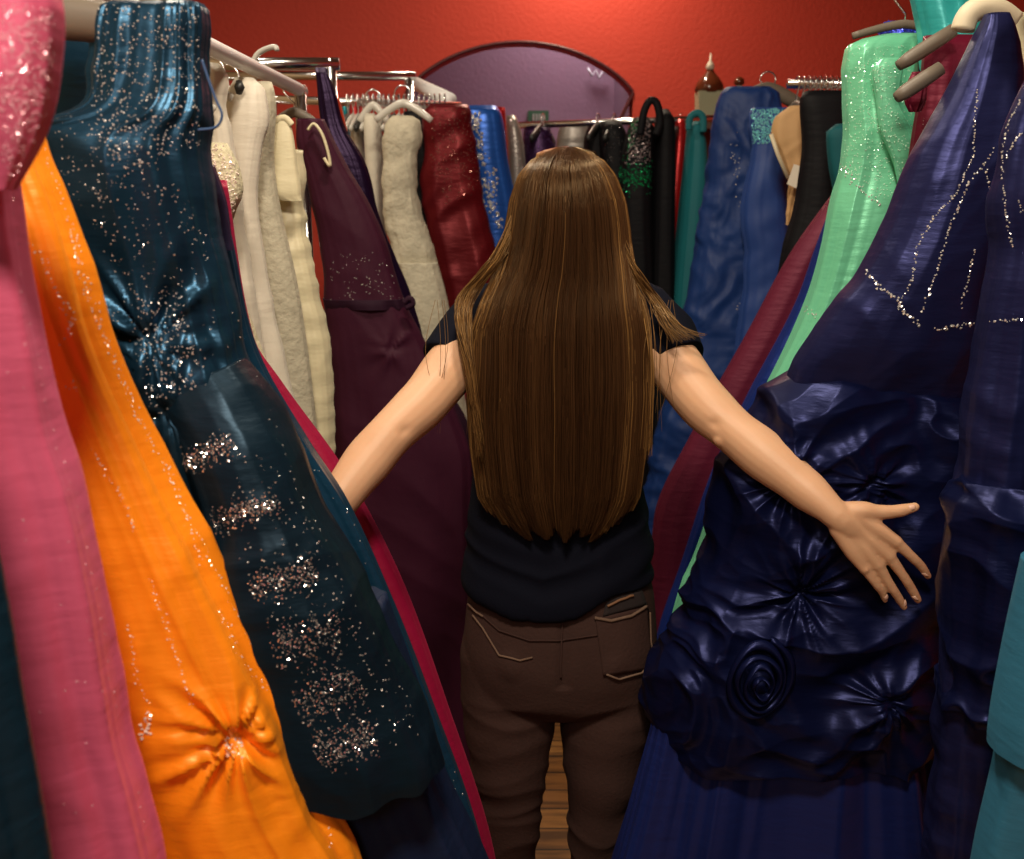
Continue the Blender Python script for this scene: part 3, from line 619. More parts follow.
gown('long burgundy gown falling diagonally beside the mint gown', [(130, 880, 930, 2.08, .03), (190, 835, 910, 2.08, .035), (250, 792, 880, 2.08, .04), (330, 748, 850, 2.08, .045), (430, 692, 810, 2.08, .05), (520, 652, 780, 2.08, .055), (600, 646, 750, 2.08, .06), (700, 640, 740, 2.08, .06)], M_BURG, G_R, 66, fold=(.003, .016), nu=160, nv=160)
gown('blue satin gown, a thin line between burgundy and mint', [(130, 860, 920, 1.95, .02), (250, 814, 880, 1.95, .025), (300, 796, 860, 1.95, .025), (400, 744, 830, 1.95, .03), (470, 712, 800, 1.95, .03), (560, 682, 760, 1.95, .03), (640, 656, 740, 1.95, .03)], satin('line_blue_satin', (.01, .03, .22)), G_R, 67, nu=70)
M_MINT = satin('mint_satin', (.20, .64, .40), (.12, .50, .29), rough=.34, metal=.2)
r, o = gown('mint green satin gown with heavily beaded bodice on the right', [(35, 884, 924, 1.78, .02), (42, 854, 925, 1.78, .03), (50, 847, 920, 1.78, .035), (100, 845, 914, 1.78, .04), (140, 847, 918, 1.78, .042), (170, 843, 918, 1.78, .042), (200, 834, 915, 1.78, .045), (250, 822, 900, 1.78, .048), (300, 808, 880, 1.78, .05), (400, 760, 840, 1.78, .055), (470, 727, 800, 1.78, .058), (560, 694, 770, 1.78, .06), (620, 670, 750, 1.78, .06), (700, 650, 730, 1.78, .06)], M_MINT, G_R, 68, fold=(.003, .018), nu=240, nv=260, wr=.006, wrs=12, wang=1.1, R=2.6)
pts = scatter(o, poly_pts([(847, 45), (913, 45), (916, 130), (905, 190), (880, 200), (862, 185), (842, 168), (845, 100)]), 900, rnd, (.0009, .0019))
beads('bodice_beading', pts, MINTBEAD, o, rnd)
PB('silver_beading', o, r, [[(842, 166), (850, 178), (862, 190), (876, 200), (882, 206)], [(800, 305), (812, 314), (830, 322)], [(893, 190), (900, 195)], [(848, 165), (846, 172)]], SILVERBEAD, 1.4, (.0016, .0028), 1.8)
flp = loft('inner_bodice_fold', [(58, 880, 900, 1.71, .008), (68, 872, 903, 1.71, .012), (100, 876, 898, 1.71, .013), (130, 880, 912, 1.71, .014), (165, 893, 920, 1.71, .013), (200, 900, 912, 1.71, .006)], M_MINT, r, nu=70, nv=80, seed=8, fold=(.001, .004))
beads('fold_beading', scatter(flp, poly_pts([(872, 62), (900, 62), (898, 120), (916, 160), (905, 195), (880, 125)]), 260, rnd, (.0009, .0019)), PINKBEAD if False else MINTBEAD, flp, rnd)
p = P(880, 36, 1.80); hanger((P(905, 24, 1.86).x, 1.86, P(0, 24, 1.86).z), 'grey hanger sloping behind the mint bodice', 'x', HWOOD, .09, .0042, RZ, drop=.02)
M_MAR = satin('maroon_satin', (.16, .008, .03), (.09, .005, .018), rough=.42, metal=.3)
r, o = gown('maroon satin gown hanging from angled straps between mint and navy', [(36, 926, 980, 1.62, .015), (50, 926, 985, 1.62, .02), (90, 920, 990, 1.62, .025), (130, 913, 990, 1.62, .03), (200, 905, 990, 1.62, .035), (300, 880, 990, 1.62, .04), (450, 830, 990, 1.62, .05)], M_MAR, G_R, 69, fold=(.003, .014), wr=.004)
loft('folded_strap', [(72, 912, 928, 1.555, .005), (86, 906, 926, 1.555, .008), (100, 904, 924, 1.555, .008), (112, 908, 918, 1.555, .004)], M_MAR, r, nu=40, nv=30, seed=2)
PB('strap_crystals', o, r, [[(924, 118), (923, 130), (920, 148)]], SILVERBEAD, 3, (.001, .002), .5)
for a, b, lb in (((898, 66), (935, 42), 'grey wooden hanger arm angled above the mint fold'), ((896, 98), (926, 78), 'lower grey hanger arm beside the maroon strap')):
    pa, pb = P(*a, 1.57 if a[1] < 80 else 1.50), P(*b, 1.57 if a[1] < 80 else 1.50)
    r2 = empty('clothes_hanger', tuple(pb), lb, 'hanger', 'hangers on the racks')
    box_pts = [pa, pa.lerp(pb, .25), pa.lerp(pb, .5), pb, pb+(pb-pa)*.5]
    tube('shoulder_bar', box_pts, [.007, .0095, .010, .010, .009], HWOOD, r2, n=12, flat=1.1, up=(0, 0, 1))
# royal blue sequin shoulder, teal, cream at top right
r, o = gown('royal blue sequinned gown, only its shoulder above the mint bodice', [(22, 884, 945, 1.93, .02), (27, 878, 952, 1.93, .03), (60, 890, 952, 1.93, .035), (200, 880, 960, 1.93, .04), (450, 850, 960, 1.93, .05)], satin('cobalt_satin', (.02, .04, .5)), G_R, 70, fold=(.002, .01))
beads('sequins', scatter(o, poly_pts([(880, 21), (950, 21), (952, 38), (880, 38)]), 420, rnd, (.0014, .003)), BLUEBEAD, o, rnd)
r, o = gown('turquoise satin gown folded over the rail at the top right', [(-14, 912, 975, 1.70, .03), (0, 914, 974, 1.70, .04), (25, 917, 972, 1.70, .045), (80, 930, 985, 1.70, .04), (250, 930, 1010, 1.70, .045)], satin('bright_turquoise_satin', (.03, .42, .42), (.02, .3, .32), metal=.2), G_R, 71, fold=(.006, .012), wr=.01, wrs=12, wang=.9)
p = P(986, 10, 1.5); rr = empty('clothes_hanger', tuple(P(985, 16, 1.48)), 'cream padded satin hanger at the top right', 'hanger', 'hangers on the racks')
tube('padded_shoulder', spline([P(962, 32, 1.48), P(968, 16, 1.48), P(982, 8, 1.48), P(1000, 12, 1.48), P(1015, 24, 1.48)]), [.006]+[.016]*23+[.006], fabric('cream_padding', (.75, .66, .48), rough=.6), rr, n=12)
for k in range(7):
    px = 998+k*4.5; Yk = 1.33-.03*k
    hh = P(px, 14, Yk)
    hanger((RX, Yk, RZ-.05), 'chrome-hooked hanger bunched at the top right corner', 'x', HWOOD, .035, .005, RZ+.012, 'hooks bunched at the top right corner')

# ---------------- hero navy gown on the right
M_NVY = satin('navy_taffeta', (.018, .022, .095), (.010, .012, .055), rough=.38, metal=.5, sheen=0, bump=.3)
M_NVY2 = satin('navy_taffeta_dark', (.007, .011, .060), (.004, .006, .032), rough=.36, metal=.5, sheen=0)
r, o = gown('navy taffeta ball gown with crystal rows and gathered rose skirt, under the right hand', [(14, 986, 1008, 1.45, .015), (26, 980, 1012, 1.45, .025), (50, 968, 1016, 1.45, .035), (72, 959, 1017, 1.45, .04), (107, 943, 1016, 1.45, .05), (148, 921, 1016, 1.45, .056), (186, 906, 1012, 1.45, .06), (230, 887, 1006, 1.45, .062), (270, 864, 1002, 1.45, .065), (340, 812, 996, 1.46, .065), (390, 785, 992, 1.48, .055), (440, 770, 985, 1.50, .05), (520, 745, 975, 1.52, .05), (620, 715, 965, 1.52, .05), (720, 670, 955, 1.5, .06)], M_NVY, G_R, 80, part='bodice_and_hip',
    fold=(.002, .014), nu=320, nv=340, R=1.7, wr=.006, wrs=9, wang=1.0, hem=0, crumple=.004, cs=9)
lines = [[(920, 118), (906, 150), (890, 180), (878, 215), (868, 240), (851, 270)], [(977, 90), (975, 130), (972, 160), (955, 195), (935, 215), (918, 245), (912, 280), (897, 312)],
         [(982, 165), (968, 185), (950, 225), (940, 260), (930, 290), (920, 315)], [(993, 150), (985, 165), (990, 190), (1003, 215), (1010, 245)], [(975, 250), (968, 280), (960, 310)]]
PB('crystal_line', o, r, lines, SILVERBEAD, 2.6, (.0014, .0026), .8)
PB('waist_crystals', o, r, [[(866, 270), (880, 288), (897, 300), (908, 315), (922, 327)], [(935, 330), (960, 325), (1000, 322)]], SILVERBEAD, 1.9, (.0018, .003), 1.1)
# gathered overskirt
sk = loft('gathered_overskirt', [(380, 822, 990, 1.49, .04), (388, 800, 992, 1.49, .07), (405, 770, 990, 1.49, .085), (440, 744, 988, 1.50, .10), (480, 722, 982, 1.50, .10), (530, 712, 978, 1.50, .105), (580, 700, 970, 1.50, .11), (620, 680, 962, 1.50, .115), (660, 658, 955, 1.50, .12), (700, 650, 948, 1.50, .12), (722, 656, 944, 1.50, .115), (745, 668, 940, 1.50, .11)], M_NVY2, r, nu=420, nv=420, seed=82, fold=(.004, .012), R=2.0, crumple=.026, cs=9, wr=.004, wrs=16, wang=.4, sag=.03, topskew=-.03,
    feats=[ft(795, 480, 1.41, .06, .011, 6, .4), ft(700, 600, 1.41, .05, .010, 5, 1), ft(800, 595, 1.41, .07, .011, 6, 2), ft(880, 690, 1.41, .06, .009, 5, 0), ft(870, 480, 1.41, .05, .009, 6, 0)])
# rosette
def rosette(px, py, Y, R0, mat, parent, seed=0, ratio=1.25, name='rosette'):
    c, nn = hit(sk, px, py)
    if c is None: c = P(px, py, Y)
    V, Fc = [], []; n = 150; 
    turns = 4.2
    for i in range(n+1):
        t = i/n; a = turns*2*math.pi*t; rad = R0*(.10+.9*t)
        w = .016*(.6+.8*t); lift = .030*(1-t)+.004
        for k in range(7):
            s = k/6
            rr = rad+w*.55*s*(1+.25*math.sin(a*2.5+seed)); hh = lift+.013*math.sin(s*math.pi*.8)*(1+.3*math.sin(a*3))-.008*s
            V.append(c+Vector((rr*math.cos(a), -hh, rr*math.sin(a)*ratio)))
    for i in range(n):
        for k in range(6): Fc.append([i*7+k, i*7+k+1, i*7+8+k, i*7+7+k])
    ob = link(name, pydata(name, V, Fc), mat, parent)
    sm = ob.modifiers.new('s', 'SOLIDIFY'); sm.thickness = .002
    return ob
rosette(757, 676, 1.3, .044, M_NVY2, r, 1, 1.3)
M_UND = satin('royal_navy_satin', (.014, .028, .17), (.007, .013, .085), rough=.40, metal=.35)
loft('underskirt', [(700, 655, 930, 1.50, .08), (730, 648, 940, 1.50, .09), (790, 632, 950, 1.50, .10), (859, 612, 960, 1.50, .11), (1050, 570, 960, 1.50, .13), (1150, 560, 960, 1.50, .14)], M_UND, r, nu=360, nv=120, seed=84, fold=(.045, .075), R=3.2, crisp=.55)
# second navy gown
r, o = gown('second navy taffeta gown with crystal lines at the right edge', [(58, 1045, 1110, 1.22, .02), (85, 1024, 1110, 1.22, .03), (115, 1010, 1110, 1.22, .035), (150, 1001, 1105, 1.22, .04), (200, 995, 1100, 1.22, .042), (250, 1000, 1095, 1.22, .042), (320, 985, 1095, 1.22, .045), (420, 968, 1095, 1.22, .05), (500, 955, 1090, 1.22, .055), (600, 952, 1085, 1.22, .06), (700, 945, 1075, 1.22, .06), (859, 930, 1060, 1.22, .06)], M_NVY, G_R, 85,
    fold=(.004, .018), nu=220, nv=300, crumple=.010, cs=8, wr=.006, wrs=9, wang=1.1)
PB('crystal_line', o, r, [[(1020, 100), (1008, 125), (1003, 150), (1001, 180)], [(1023, 132), (1012, 145), (1004, 160)], [(1003, 185), (1006, 215), (1012, 250)], [(1018, 200), (1023, 215)], [(990, 322), (1010, 320), (1024, 320)]], SILVERBEAD, 2.6, (.0012, .0022), .8)
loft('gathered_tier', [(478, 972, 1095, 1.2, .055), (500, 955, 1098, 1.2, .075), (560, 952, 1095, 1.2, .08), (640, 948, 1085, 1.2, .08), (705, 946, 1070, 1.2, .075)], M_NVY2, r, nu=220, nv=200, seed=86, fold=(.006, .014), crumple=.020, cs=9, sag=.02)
r, o = gown('aqua satin gown at the lower right corner with a tiered skirt', [(60, 1120, 1180, 1.05, .02), (90, 1100, 1230, 1.05, .03), (200, 1080, 1290, 1.05, .035), (420, 1050, 1290, 1.05, .04), (560, 1032, 1270, 1.05, .05), (640, 1016, 1250, 1.05, .05), (752, 998, 1230, 1.05, .055), (859, 974, 1200, 1.05, .055)], satin('aqua_satin', (.028, .155, .26), (.02, .12, .21), rough=.5, metal=.1), G_R, 87, fold=(.002, .012), nu=120, nv=120)
loft('upper_tier', [(560, 1026, 1270, 1.03, .05), (650, 1008, 1255, 1.03, .06), (735, 994, 1235, 1.03, .065), (750, 993, 1235, 1.03, .065)], MATS['aqua_satin'], r, nu=120, nv=60, seed=88, fold=(.002, .006))
r, o = gown('cream gown, a pale sliver behind the navy shoulder at the right edge', [(14, 1010, 1060, 1.62, .02), (40, 1008, 1062, 1.62, .03), (100, 1008, 1062, 1.62, .03), (300, 1010, 1070, 1.62, .04)], M_IVORY, G_R, 89)

# ---------------- shadowed gowns filling the lower racks
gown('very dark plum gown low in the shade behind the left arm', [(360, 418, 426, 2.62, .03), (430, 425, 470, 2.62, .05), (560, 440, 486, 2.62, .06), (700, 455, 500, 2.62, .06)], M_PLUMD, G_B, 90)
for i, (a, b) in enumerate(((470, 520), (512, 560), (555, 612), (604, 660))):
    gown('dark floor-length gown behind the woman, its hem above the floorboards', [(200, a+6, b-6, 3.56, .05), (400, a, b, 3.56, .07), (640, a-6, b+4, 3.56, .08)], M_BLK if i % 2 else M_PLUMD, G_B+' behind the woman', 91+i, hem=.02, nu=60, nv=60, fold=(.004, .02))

# ---------------- lantern and ornaments beyond the rack
def ledge():
    p0, p1 = P(690, 122, 3.95), P(905, 122, 3.95)
    r = empty('display_shelf', (p0.x, 4.0, p0.z-.03), 'dark wall shelf behind the rack carrying the lantern', 'shelf')
    box('shelf_board', (p0.x-.02, 3.85, p0.z-.03), (p1.x+.3, WALLY-.002, p0.z), plain('dark_shelf_wood', (.10, .04, .02), .5), r)
    for x in (p0.x+.1, p1.x): box('bracket', (x, 3.95, p0.z-.16), (x+.025, WALLY-.002, p0.z-.03), MATS['dark_shelf_wood'], r)
    return p0.z
LZ = ledge()
c = P(708, 120, 3.98); r = empty('lantern', (c.x, 3.98, LZ), 'small ornamental lantern, pale square body under a brown dome', 'lantern')
V, Fc = [], []
hw = .045; tz = zrow(92, 3.98)
prf = [(LZ, .038), (LZ+.01, .042), (tz-.02, .046), (tz, .047)]
for z, w in prf:
    for sx, sy in ((-1, -1), (1, -1), (1, 1), (-1, 1)): V.append(Vector((c.x+sx*w, 3.98+sy*w, z)))
for k in range(3):
    for i in range(4): Fc.append([k*4+i, k*4+(i+1) % 4, k*4+4+(i+1) % 4, k*4+4+i])
Fc.append([3, 2, 1, 0]); Fc.append([12, 13, 14, 15])
link('body', pydata('body', V, Fc), plain('pale_green_glaze', (.38, .42, .28), .35), r, smooth=False)
tube('dome', [(c.x, 3.98, tz-.004), (c.x, 3.98, tz+.008), (c.x, 3.98, tz+.03), (c.x, 3.98, tz+.052), (c.x, 3.98, tz+.07), (c.x, 3.98, tz+.08)], [.05, .056, .05, .035, .018, .012], plain('brown_glaze', (.10, .025, .01), .15), r, n=24)
tube('finial', [(c.x, 3.98, tz+.078), (c.x, 3.98, tz+.085), (c.x, 3.98, tz+.10), (c.x, 3.98, tz+.112), (c.x, 3.98, tz+.14)], [.01, .017, .014, .005, .002], plain('pale_glaze', (.7, .62, .5), .3), r, n=16)
c2 = P(739, 86, 4.02); r = empty('ornament_bottle', (c2.x, 4.02, LZ), 'small dark bottle with a pale neck, just left of the blue shoulder', 'bottle')
tube('bottle', [(c2.x, 4.02, LZ), (c2.x, 4.02, LZ+.01), (c2.x, 4.02, c2.z-.06), (c2.x, 4.02, c2.z-.03), (c2.x, 4.02, c2.z)], [.028, .03, .03, .014, .012], plain('pale_glaze', (.7, .62, .5), .3), r, n=18)
tube('stopper', [(c2.x, 4.02, c2.z), (c2.x, 4.02, c2.z+.008), (c2.x, 4.02, c2.z+.024), (c2.x, 4.02, c2.z+.034)], [.01, .02, .019, .006], MATS['brown_glaze'], r, n=18)
c3 = P(783, 95, 3.6); 
# sign inside the passage
a, b = P(528, 110, 5.24), P(549, 124, 5.24)
r = empty('wall_sign', (a.x, 5.29, b.z), 'little green-framed sign on the mauve wall inside the archway', 'sign')
box('board', (a.x, 5.27, b.z), (b.x, 5.298, a.z), plain('sign_green', (.02, .10, .05), .5), r)
w = (b.x-a.x)
for k in range(4): box('pale_bar', (a.x+w*(.22+.15*k), 5.262, b.z+.018), (a.x+w*(.22+.15*k+.10), 5.27, a.z-.016), plain('sign_grey', (.35, .36, .33), .5), r)
# white zigzag tube on the mauve wall
wd = []
pz = [P(588, 68, 5.25), P(592, 76, 5.25), P(596, 70, 5.25), P(599, 78, 5.25), P(603, 71, 5.25), P(606, 74, 5.25)]
sq_ = tube('wall_zigzag', pz, .012, plain('white_zigzag', (.85, .85, .95), .4), None, n=8, flat=.5, origin=tuple(pz[0]))
tag(sq_, 'small white zigzag mark high on the mauve wall in the archway', 'decal')
# ================================================================== THE WOMAN
PY = 1.62
def closed(V, Fc, nu, nv):
    """close the open bottom ring of loftdata output"""
    b = nv*nu; c = sum((V[b+i] for i in range(nu)), Vector())/nu
    V.append(c); k = len(V)-1
    for i in range(nu): Fc.append([b+i, k, b+(i+1) % nu])
def add(dst, src):
    b = len(dst[0]); dst[0].extend(src[0]); dst[1].extend([[b+i for i in f] for f in src[1]])
def solid(rows, nu=48, nv=50, **k):
    V, Fc = loftdata(rows, nu=nu, nv=nv, fold=(0, 0), sq=.88, **k); closed(V, Fc, nu, nv); return V, Fc
def limb(pts, rad, n=16, sub=5, flat=1.0, up=None):
    V, Fc = [], []
    pp = spline(pts, sub); rr = []
    for i in range(len(pts)-1):
        for k in range(sub): t = k/sub; t = t*t*(3-2*t); rr.append(rad[i]*(1-t)+rad[i+1]*t)
    rr.append(rad[-1])
    # rounded ends
    d0 = (pp[0]-pp[1]).normalized(); d1 = (pp[-1]-pp[-2]).normalized()
    pre = [(pp[0]+d0*rr[0]*math.sin(a), rr[0]*math.cos(a)) for a in (1.35, .9, .45)]
    post = [(pp[-1]+d1*rr[-1]*math.sin(a), rr[-1]*math.cos(a)) for a in (.45, .9, 1.35)]
    tubedata([p for p, _ in pre]+pp+[p for p, _ in post], [r_ for _, r_ in pre]+rr+[r_ for _, r_ in post], V, Fc, n, flat, up)
    return V, Fc
def ball(c, r3, n=20, m=14):
    V, Fc = [], []
    for j in range(m+1):
        ph = math.pi*j/m
        for i in range(n):
            th = 2*math.pi*i/n
            V.append(Vector(c)+Vector((r3[0]*math.sin(ph)*math.cos(th), r3[1]*math.sin(ph)*math.sin(th), r3[2]*math.cos(ph))))
    for j in range(m):
        for i in range(n): Fc.append([j*n+i, (j+1)*n+i, (j+1)*n+(i+1) % n, j*n+(i+1) % n])
    return V, Fc
def remesh(data, voxel, smooth=4, fac=.5):
    me = pydata('t', data[0], data[1]); o = bpy.data.objects.new('t', me); COL.objects.link(o)
    m = o.modifiers.new('r', 'REMESH'); m.mode = 'VOXEL'; m.voxel_size = voxel
    if smooth: s = o.modifiers.new('s', 'SMOOTH'); s.iterations = smooth; s.factor = fac
    dg = bpy.context.evaluated_depsgraph_get(); out = bpy.data.meshes.new_from_object(o.evaluated_get(dg))
    bpy.data.objects.remove(o); return out
def displace(me, fn):
    ns = [v.normal.copy() for v in me.vertices]; cs = [v.co.copy() for v in me.vertices]
    for v, c, n_ in zip(me.vertices, cs, ns): v.co = c+n_*fn(c, n_)
def linkp(name, me, mat, parent):
    o = link(name, me, mat, parent)
    org = root_world(parent)
    vs_ = [v.co+org for v in me.vertices]
    BV[o.name] = BVHTree.FromPolygons(vs_, [tuple(p.vertices) for p in me.polygons])
    return o
def skinmat():
    m, N, L, b = newmat('skin')
    tc = N.new('ShaderNodeTexCoord'); n1 = N.new('ShaderNodeTexNoise'); n1.inputs['Scale'].default_value = 12; n1.inputs['Detail'].default_value = 4
    L.new(tc.outputs['Object'], n1.inputs['Vector'])
    mx = N.new('ShaderNodeMix'); mx.data_type = 'RGBA'; mx.inputs[6].default_value = (.66, .39, .235, 1); mx.inputs[7].default_value = (.58, .32, .185, 1)
    L.new(n1.outputs['Fac'], mx.inputs[0]); L.new(mx.outputs[2], b.inputs['Base Color'])
    b.inputs['Roughness'].default_value = .5; b.inputs['Subsurface Weight'].default_value = .12; b.inputs['Subsurface Radius'].default_value = (1, .35, .2); b.inputs['Subsurface Scale'].default_value = .006
    n2 = N.new('ShaderNodeTexNoise'); n2.inputs['Scale'].default_value = 220; L.new(tc.outputs['Object'], n2.inputs['Vector'])
    bp = N.new('ShaderNodeBump'); bp.inputs['Strength'].default_value = .15; bp.inputs['Distance'].default_value = .001
    L.new(n2.outputs['Fac'], bp.inputs['Height']); L.new(bp.outputs[0], b.inputs['Normal'])
    return m
SKIN = skinmat()
woman = empty('person', (P(560, 600, PY).x, PY, 0), 'woman seen from behind, very long brown hair, navy tee, brown jeans, arms spread', 'person')
B = ([], [])
add(B, solid([(268, 538, 594, 1.61, .045), (285, 528, 606, 1.615, .055), (298, 500, 640, 1.62, .07), (320, 484, 655, 1.62, .085), (400, 484, 645, 1.62, .09), (480, 486, 640, 1.62, .085), (560, 480, 645, 1.62, .09), (640, 474, 650, 1.62, .1), (690, 476, 646, 1.62, .09)]))
HC = P(567, 214, 1.60)
add(B, ball(HC, (.071, .088, .089)))
add(B, ball(HC+Vector((0, .035, -.05)), (.055, .062, .068)))      # jaw and face
add(B, ball(HC+Vector((0, .055, -.005)), (.06, .045, .06)))
add(B, limb([HC+Vector((0, .095, .005)), HC+Vector((0, .112, -.028)), HC+Vector((0, .106, -.038))], [.007, .011, .012]))   # nose
for s in (-1, 1):
    add(B, ball(HC+Vector((s*.076, .008, -.02)), (.009, .018, .03)))   # ears
    add(B, limb([HC+Vector((s*.018, .098, -.066)), HC+Vector((0, .103, -.064))], [.005, .007]))  # lips
add(B, limb([P(566, 250, 1.60), P(566, 300, 1.62)], [.052, .060]))
# arms
rarm = [(640, 322, 1.615), (672, 362, 1.56), (702, 402, 1.50), (734, 431, 1.455), (762, 454, 1.425), (803, 487, 1.385), (836, 515, 1.352), (864, 541, 1.351)]
add(B, limb([P(*q) for q in rarm], [.048, .043, .040, .0345, .0365, .0300, .0205, .0125], n=20))
add(B, ball(P(722, 439, 1.445), (.014, .016, .013)))   # elbow point
larm = [(496, 322, 1.615), (456, 362, 1.56), (424, 402, 1.49), (391, 434, 1.43), (368, 461, 1.40), (342, 495, 1.355), (322, 525, 1.33)]
add(B, limb([P(*q) for q in larm], [.048, .043, .039, .034, .0355, .030, .0225], n=20))
add(B, ball(P(403, 441, 1.425), (.013, .016, .013)))
# right hand, palm on the navy gown
HY = 1.350
def hand(T, yw, yk, yt, up):
    W = T(837, 516, yw)
    add(B, limb([T(830, 510, yw+.004), T(842, 521, yw+.004)], [.0150, .0150], flat=.8))
    K = [((896, 542), (912, 557), (921, 566), (928, 576)), ((889, 556), (904, 577), (911, 588), (918, 600)), ((878, 565), (891, 586), (898, 597), (904, 607)), ((865, 569), (876, 584), (882, 592), (885, 600))]
    M = [(852, 513), (848, 520), (843, 525), (838, 529)]
    for (k, a, b_, c_), m_, rr in zip(K, M, (1.0, 1.03, .98, .86)):
        add(B, limb([T(*m_, yw), T((m_[0]+k[0])/2, (m_[1]+k[1])/2, yk), T(*k, yk-.003)], [.0130, .0125, .0098*rr], n=14))
        add(B, limb([T(*k, yk-.003), T(*a, (yk+yt)/2-.006), T(*b_, (yk+yt)/2), T(*c_, yt)], [.0086*rr, .0070*rr, .0066*rr, .0054*rr], n=14))
        add(B, ball(T(*k, yk-.006), (.0076*rr, .0068, .0076*rr), 12, 8))
    add(B, limb([T(848, 518, yk+.004), T(872, 545, yk+.006)], [.017, .017], flat=.6))   # palm body
    add(B, limb([T(846, 512, yw+.004), T(862, 511, yk+.004), T(880, 512, yk+.002), T(898, 511, yk+.002), T(915, 507, yk+.004)], [.015, .0145, .0105, .0092, .0066], n=14))
    add(B, limb([T(860, 514, yk+.004), T(884, 534, yk+.004)], [.012, .010], n=12))   # web
hand(lambda x, y, Y: P(x, y, Y), HY, HY-.004, HY+.008, None)
# left hand between the gowns (mirrored about its own wrist)
WL = P(322, 525, 1.33); WR = P(837, 516, HY)
def TL(x, y, Y):
    q = P(x, y, Y)-WR; return WL+Vector((-q.x*.75, q.y+.01, q.z-abs(q.x)*.25))
hand(TL, HY, HY-.002, HY+.012, None)
# legs
Lleg = [(508, 650, 1.62), (509, 710, 1.62), (509, 760, 1.62), (509, 805, 1.625), (510, 859, 1.64)]; Rleg = [(607, 650, 1.62), (606, 710, 1.62), (603, 760, 1.62), (600, 805, 1.625), (596, 859, 1.64)]
def legpts(Lg): 
    p = [P(*q) for q in Lg]; e = p[-1]; return p+[Vector((e.x, 1.65, .22)), Vector((e.x, 1.655, .09))]
for Lg in (Lleg, Rleg): add(B, limb(legpts(Lg), [.072, .070, .062, .050, .047, .036, .032]))
me = remesh(B, .0026, 4)
def skinbump(c, n_):
    d = 0
    for q, a in (((722, 432, 1.385), 1), ((403, 434, 1.385), 1)):
        p = P(*q); r_ = (Vector((c.x-p.x, 0, c.z-p.z))).length
        if r_ < .03 and n_.y < 0: d -= .0025*math.exp(-(r_/.008)**2)
    return d+.0006*noise.noise(c*25)
displace(me, skinbump)
body = linkp('body', me, SKIN, woman)
# finger nails on the right hand
nail = plain('nail', (.80, .50, .38), .25)
for (px, py, ang) in ((924.5, 575, .8), (914.5, 598.5, 1.0), (905.5, 603.5, .95), (886.8, 597.5, .9), (912.5, 507.6, -.2)):
    h, nn = hit(body, px, py)
    if h is None: continue
    ax = Vector((math.cos(ang), 0, -math.sin(ang))); ax = (ax-nn*ax.dot(nn)).normalized(); sd = ax.cross(nn)
    V, Fc = [], []
    for j in range(5):
        for i in range(5):
            u, v = i/2-1, j/2-1; V.append(h+ax*(v*.0052*(1-.15*u*u))+sd*(u*.0040)+nn*(.0010-.0016*u*u-.0008*v*v))
    for j in range(4):
        for i in range(4): Fc.append([j*5+i, j*5+i+1, j*5+6+i, j*5+5+i])
    ob = link('fingernail', pydata('fingernail', V, Fc), nail, woman)
    sm = ob.modifiers.new('s', 'SOLIDIFY'); sm.thickness = .0006
for s in (-1, 1):
    V, Fc = ball(HC+Vector((s*.031, .092, .004)), (.0115, .0115, .0115)); link('eye', pydata('eye', V, Fc), plain('eye_white', (.8, .78, .74), .2), woman)
V, Fc = limb([HC+Vector((-.02, .1035, -.066)), HC+Vector((0, .109, -.064)), HC+Vector((.02, .1035, -.066))], [.003, .005, .003]); link('mouth', pydata('mouth', V, Fc), plain('lips', (.5, .14, .12), .4), woman)
# --- tee
TEE = fabric('navy_tee_knit', (.0065, .0075, .015), (.0045, .005, .010), rough=.85, sheen=0, scale=220, bump=.3, spec=.25)
T = ([], [])
add(T, solid([(283, 526, 608, 1.615, .062), (293, 496, 642, 1.62, .085), (306, 480, 655, 1.62, .10), (330, 474, 661, 1.62, .112), (380, 476, 655, 1.62, .117), (430, 480, 647, 1.62, .114), (480, 474, 643, 1.62, .110), (530, 469, 647, 1.62, .114), (565, 466, 652, 1.62, .120), (586, 464, 655, 1.62, .126), (594, 468, 652, 1.62, .126)], nu=64, nv=80))
V, Fc = T
skew = lambda p: Vector((0, 0, 0))
for i, v in enumerate(V):
    t = max(0, min(1, (1.02-v.z)/.14))
    if t > 0: v.z += t*(.012-.010*math.exp(-((v.x-.06)/.06)**2)+.02*max(0, -(v.x-.0)/.1) + .030*max(0, min(1, (v.x-.10)/.06)))
add(T, limb([P(500, 318, 1.618), P(472, 338, 1.60), P(452, 366, 1.565)], [.060, .058, .0515], n=20))
add(T, limb([P(636, 318, 1.618), P(658, 338, 1.60), P(675, 364, 1.565)], [.060, .058, .0525], n=20))
me = remesh(T, .0045, 6)
el, er = P(452, 366, 1.565), P(675, 364, 1.565)
dl, dr = (el-P(472, 338, 1.60)).normalized(), (er-P(658, 338, 1.60)).normalized()
for v in me.vertices:       # flatten sleeve ends to a clean cuff
    for e, d in ((el, dl), (er, dr)):
        k = (v.co-e).dot(d)
        if k > -.002 and (v.co-e).length < .09: v.co = v.co-d*(k+.002)
def teef(c, n_):
    low = max(0, min(1, (1.16-c.z)/.2)); hi = max(0, min(1, (1.62-c.z)/.1))
    w_ = c.z*62+3.0*noise.noise(Vector((c.x*5, c.y*3, c.z*6)))-26*abs(c.x-.05)*low
    f = ridge(Vector((c.x*2.2+7, c.y*2, w_*.30)))
    g = ridge(Vector((c.x*14, c.y*10, c.z*5)))
    return (.011*low*(f-.25))+.006*(g-.4)*(1-low*.6)
displace(me, teef)
for _ in range(1):
    pass
tee = linkp('t_shirt', me, TEE, woman)
for e, d, nm in ((el, dl, 'sleeve_hem'), (er, dr, 'sleeve_hem')):
    pass
